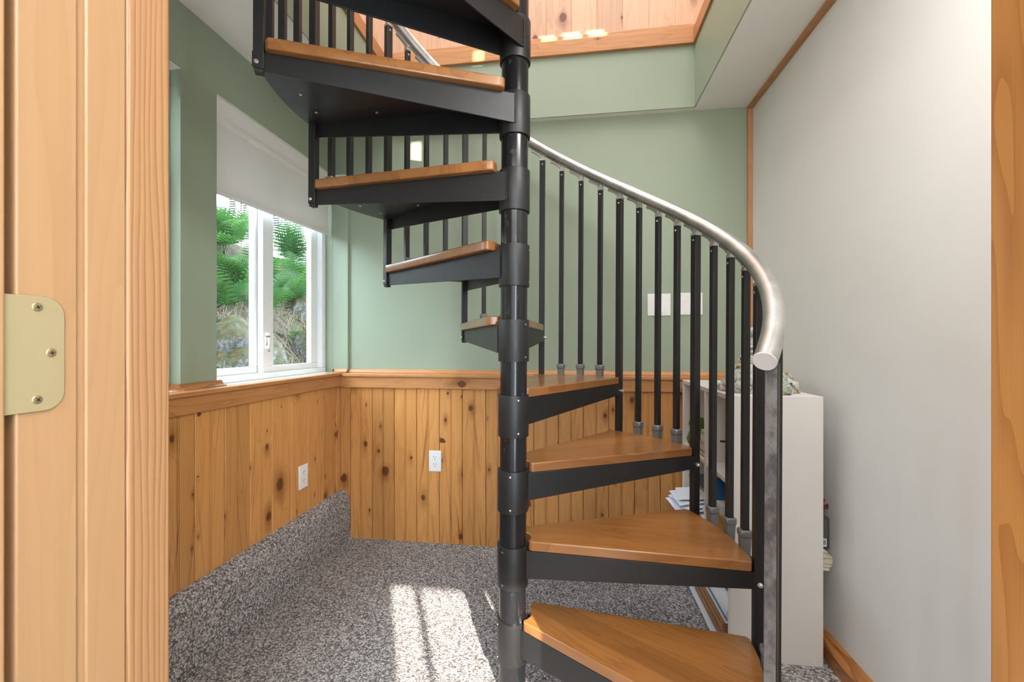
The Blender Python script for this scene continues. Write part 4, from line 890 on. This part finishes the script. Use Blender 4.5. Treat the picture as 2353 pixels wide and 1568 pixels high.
# neighbouring house with louvred shutters
hs = empty('neighbour_house', (-5.4, 8.2, 0)); tag(hs, 'white clapboard house with louvred shutters above the bank', 'house')
m = MB()
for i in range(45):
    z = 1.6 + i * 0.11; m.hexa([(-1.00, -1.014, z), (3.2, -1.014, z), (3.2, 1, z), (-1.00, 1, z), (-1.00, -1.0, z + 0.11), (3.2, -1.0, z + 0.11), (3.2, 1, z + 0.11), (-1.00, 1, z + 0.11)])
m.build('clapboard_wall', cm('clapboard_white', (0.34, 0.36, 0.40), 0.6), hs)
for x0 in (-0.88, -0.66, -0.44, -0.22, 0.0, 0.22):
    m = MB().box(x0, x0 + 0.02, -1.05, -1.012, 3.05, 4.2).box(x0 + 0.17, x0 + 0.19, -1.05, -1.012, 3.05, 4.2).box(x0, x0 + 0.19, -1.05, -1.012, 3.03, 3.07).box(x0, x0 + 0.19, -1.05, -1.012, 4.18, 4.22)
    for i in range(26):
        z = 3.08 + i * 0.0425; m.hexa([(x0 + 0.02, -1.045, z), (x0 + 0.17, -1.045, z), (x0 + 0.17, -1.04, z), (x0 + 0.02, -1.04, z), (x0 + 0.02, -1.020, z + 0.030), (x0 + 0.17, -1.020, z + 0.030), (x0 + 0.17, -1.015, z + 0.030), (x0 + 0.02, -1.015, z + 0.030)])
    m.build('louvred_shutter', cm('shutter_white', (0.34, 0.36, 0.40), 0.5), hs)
    MB().box(x0 + 0.02, x0 + 0.17, -1.016, -1.012, 3.07, 4.18).build('shutter_shade_sheet', cm('shutter_shade', (0.035, 0.04, 0.055), 0.8), hs)  # dark sheet painted in as the shade between the slats
# trees beyond
t = NT('leaf_yellow_green'); cf = t.mix(t.node('ShaderNodeNewGeometry').outputs['Random Per Island'], (0.14, 0.22, 0.03), (0.30, 0.36, 0.05)); t.done(cf, 0.5)
tl = t.node('ShaderNodeBsdfTranslucent'); t.l.new(cf, tl.inputs[0]); mx = t.node('ShaderNodeMixShader', (0.45, t.b.outputs[0], tl.outputs[0])); t.l.new(mx.outputs[0], t.out.inputs[0]); MT['leaf'] = t.m
def tree(x, y, z0, h, cr, nl, lab, seed):
    rr = random.Random(seed); e_ = empty('tree', (x, y, z0)); tag(e_, lab, 'tree')
    tr_ = MB().tube([(0, 0, -0.3), (0.05, 0.03, h * .4), (-.04, 0.05, h * .75)], [0.07, 0.05, 0.03], 8)
    for k in range(9):
        a = rr.uniform(0, 6.28); zz = h * rr.uniform(.25, .75); tr_.tube([(0, 0, zz), (cr * .5 * cos(a), cr * .5 * sin(a), zz + .25 * h), (cr * .85 * cos(a), cr * .85 * sin(a), zz + .32 * h)], [0.02, .012, .005], 5)
    tr_.build('trunk', cm('bark', (0.10, 0.08, 0.06), 0.9), e_, smooth=True)
    m = MB()
    cl = [(Vector((rr.gauss(0, cr * .5), rr.gauss(0, cr * .5), h * rr.uniform(.25, 1.0))), cr * rr.uniform(.2, .4)) for _ in range(26)]
    for i in range(nl):
        c0, r0 = rr.choice(cl); p = c0 + Vector((rr.gauss(0, 1), rr.gauss(0, 1), rr.gauss(0, 1))).normalized() * r0 * rr.random() ** .4
        u = Vector((rr.gauss(0, 1), rr.gauss(0, 1), rr.gauss(0, .5))).normalized(); v_ = u.cross(Vector((rr.gauss(0, 1), rr.gauss(0, 1), rr.gauss(0, 1)))).normalized(); s_ = rr.uniform(.03, .055)
        m.add([p - u * s_, p + v_ * s_ * .45, p + u * s_, p - v_ * s_ * .45], [(0, 1, 2, 3)])
    me = bpy.data.meshes.new('foliage'); me.from_pydata(m.v, [], m.f); me.materials.append(MT['leaf']); o = bpy.data.objects.new('foliage', me); C.objects.link(o); o.parent = e_
tree(-6.35, 6.35, hz(-6.35, 6.35), 4.2, 0.75, 5200, 'yellow green tree left of the white house outside', 1)
tree(-2.35, 5.75, hz(-2.35, 5.75), 3.0, 0.7, 4200, 'bushy tree above the bank behind the right pane', 2)
tree(-9.0, 7.2, hz(-9, 7.2), 6.0, 1.8, 5200, 'broad yellow green tree furthest beyond the bank', 3)
# thin bare saplings in front of the shutters
for x, y, lab, pts in ((-4.0, 4.75, 'thin bare sapling left in front of the white shutters', [(0, 0, -.3), (.02, .02, .7), (.10, .05, 1.4), (.22, .08, 2.1)]), (-3.9, 5.0, 'thin bare sapling leaning right before the shutters', [(0, 0, -.3), (.2, .1, .6), (.5, .22, 1.2), (.85, .35, 1.9)])):
    o = MB().tube([(p[0], p[1], p[2]) for p in pts], [.010, .008, .006, .003], 6).build('sapling', cm('bark', (0.10, 0.08, 0.06), 0.9), None, smooth=True, loc=(x, y, hz(x, y))); tag(o, lab, 'sapling')
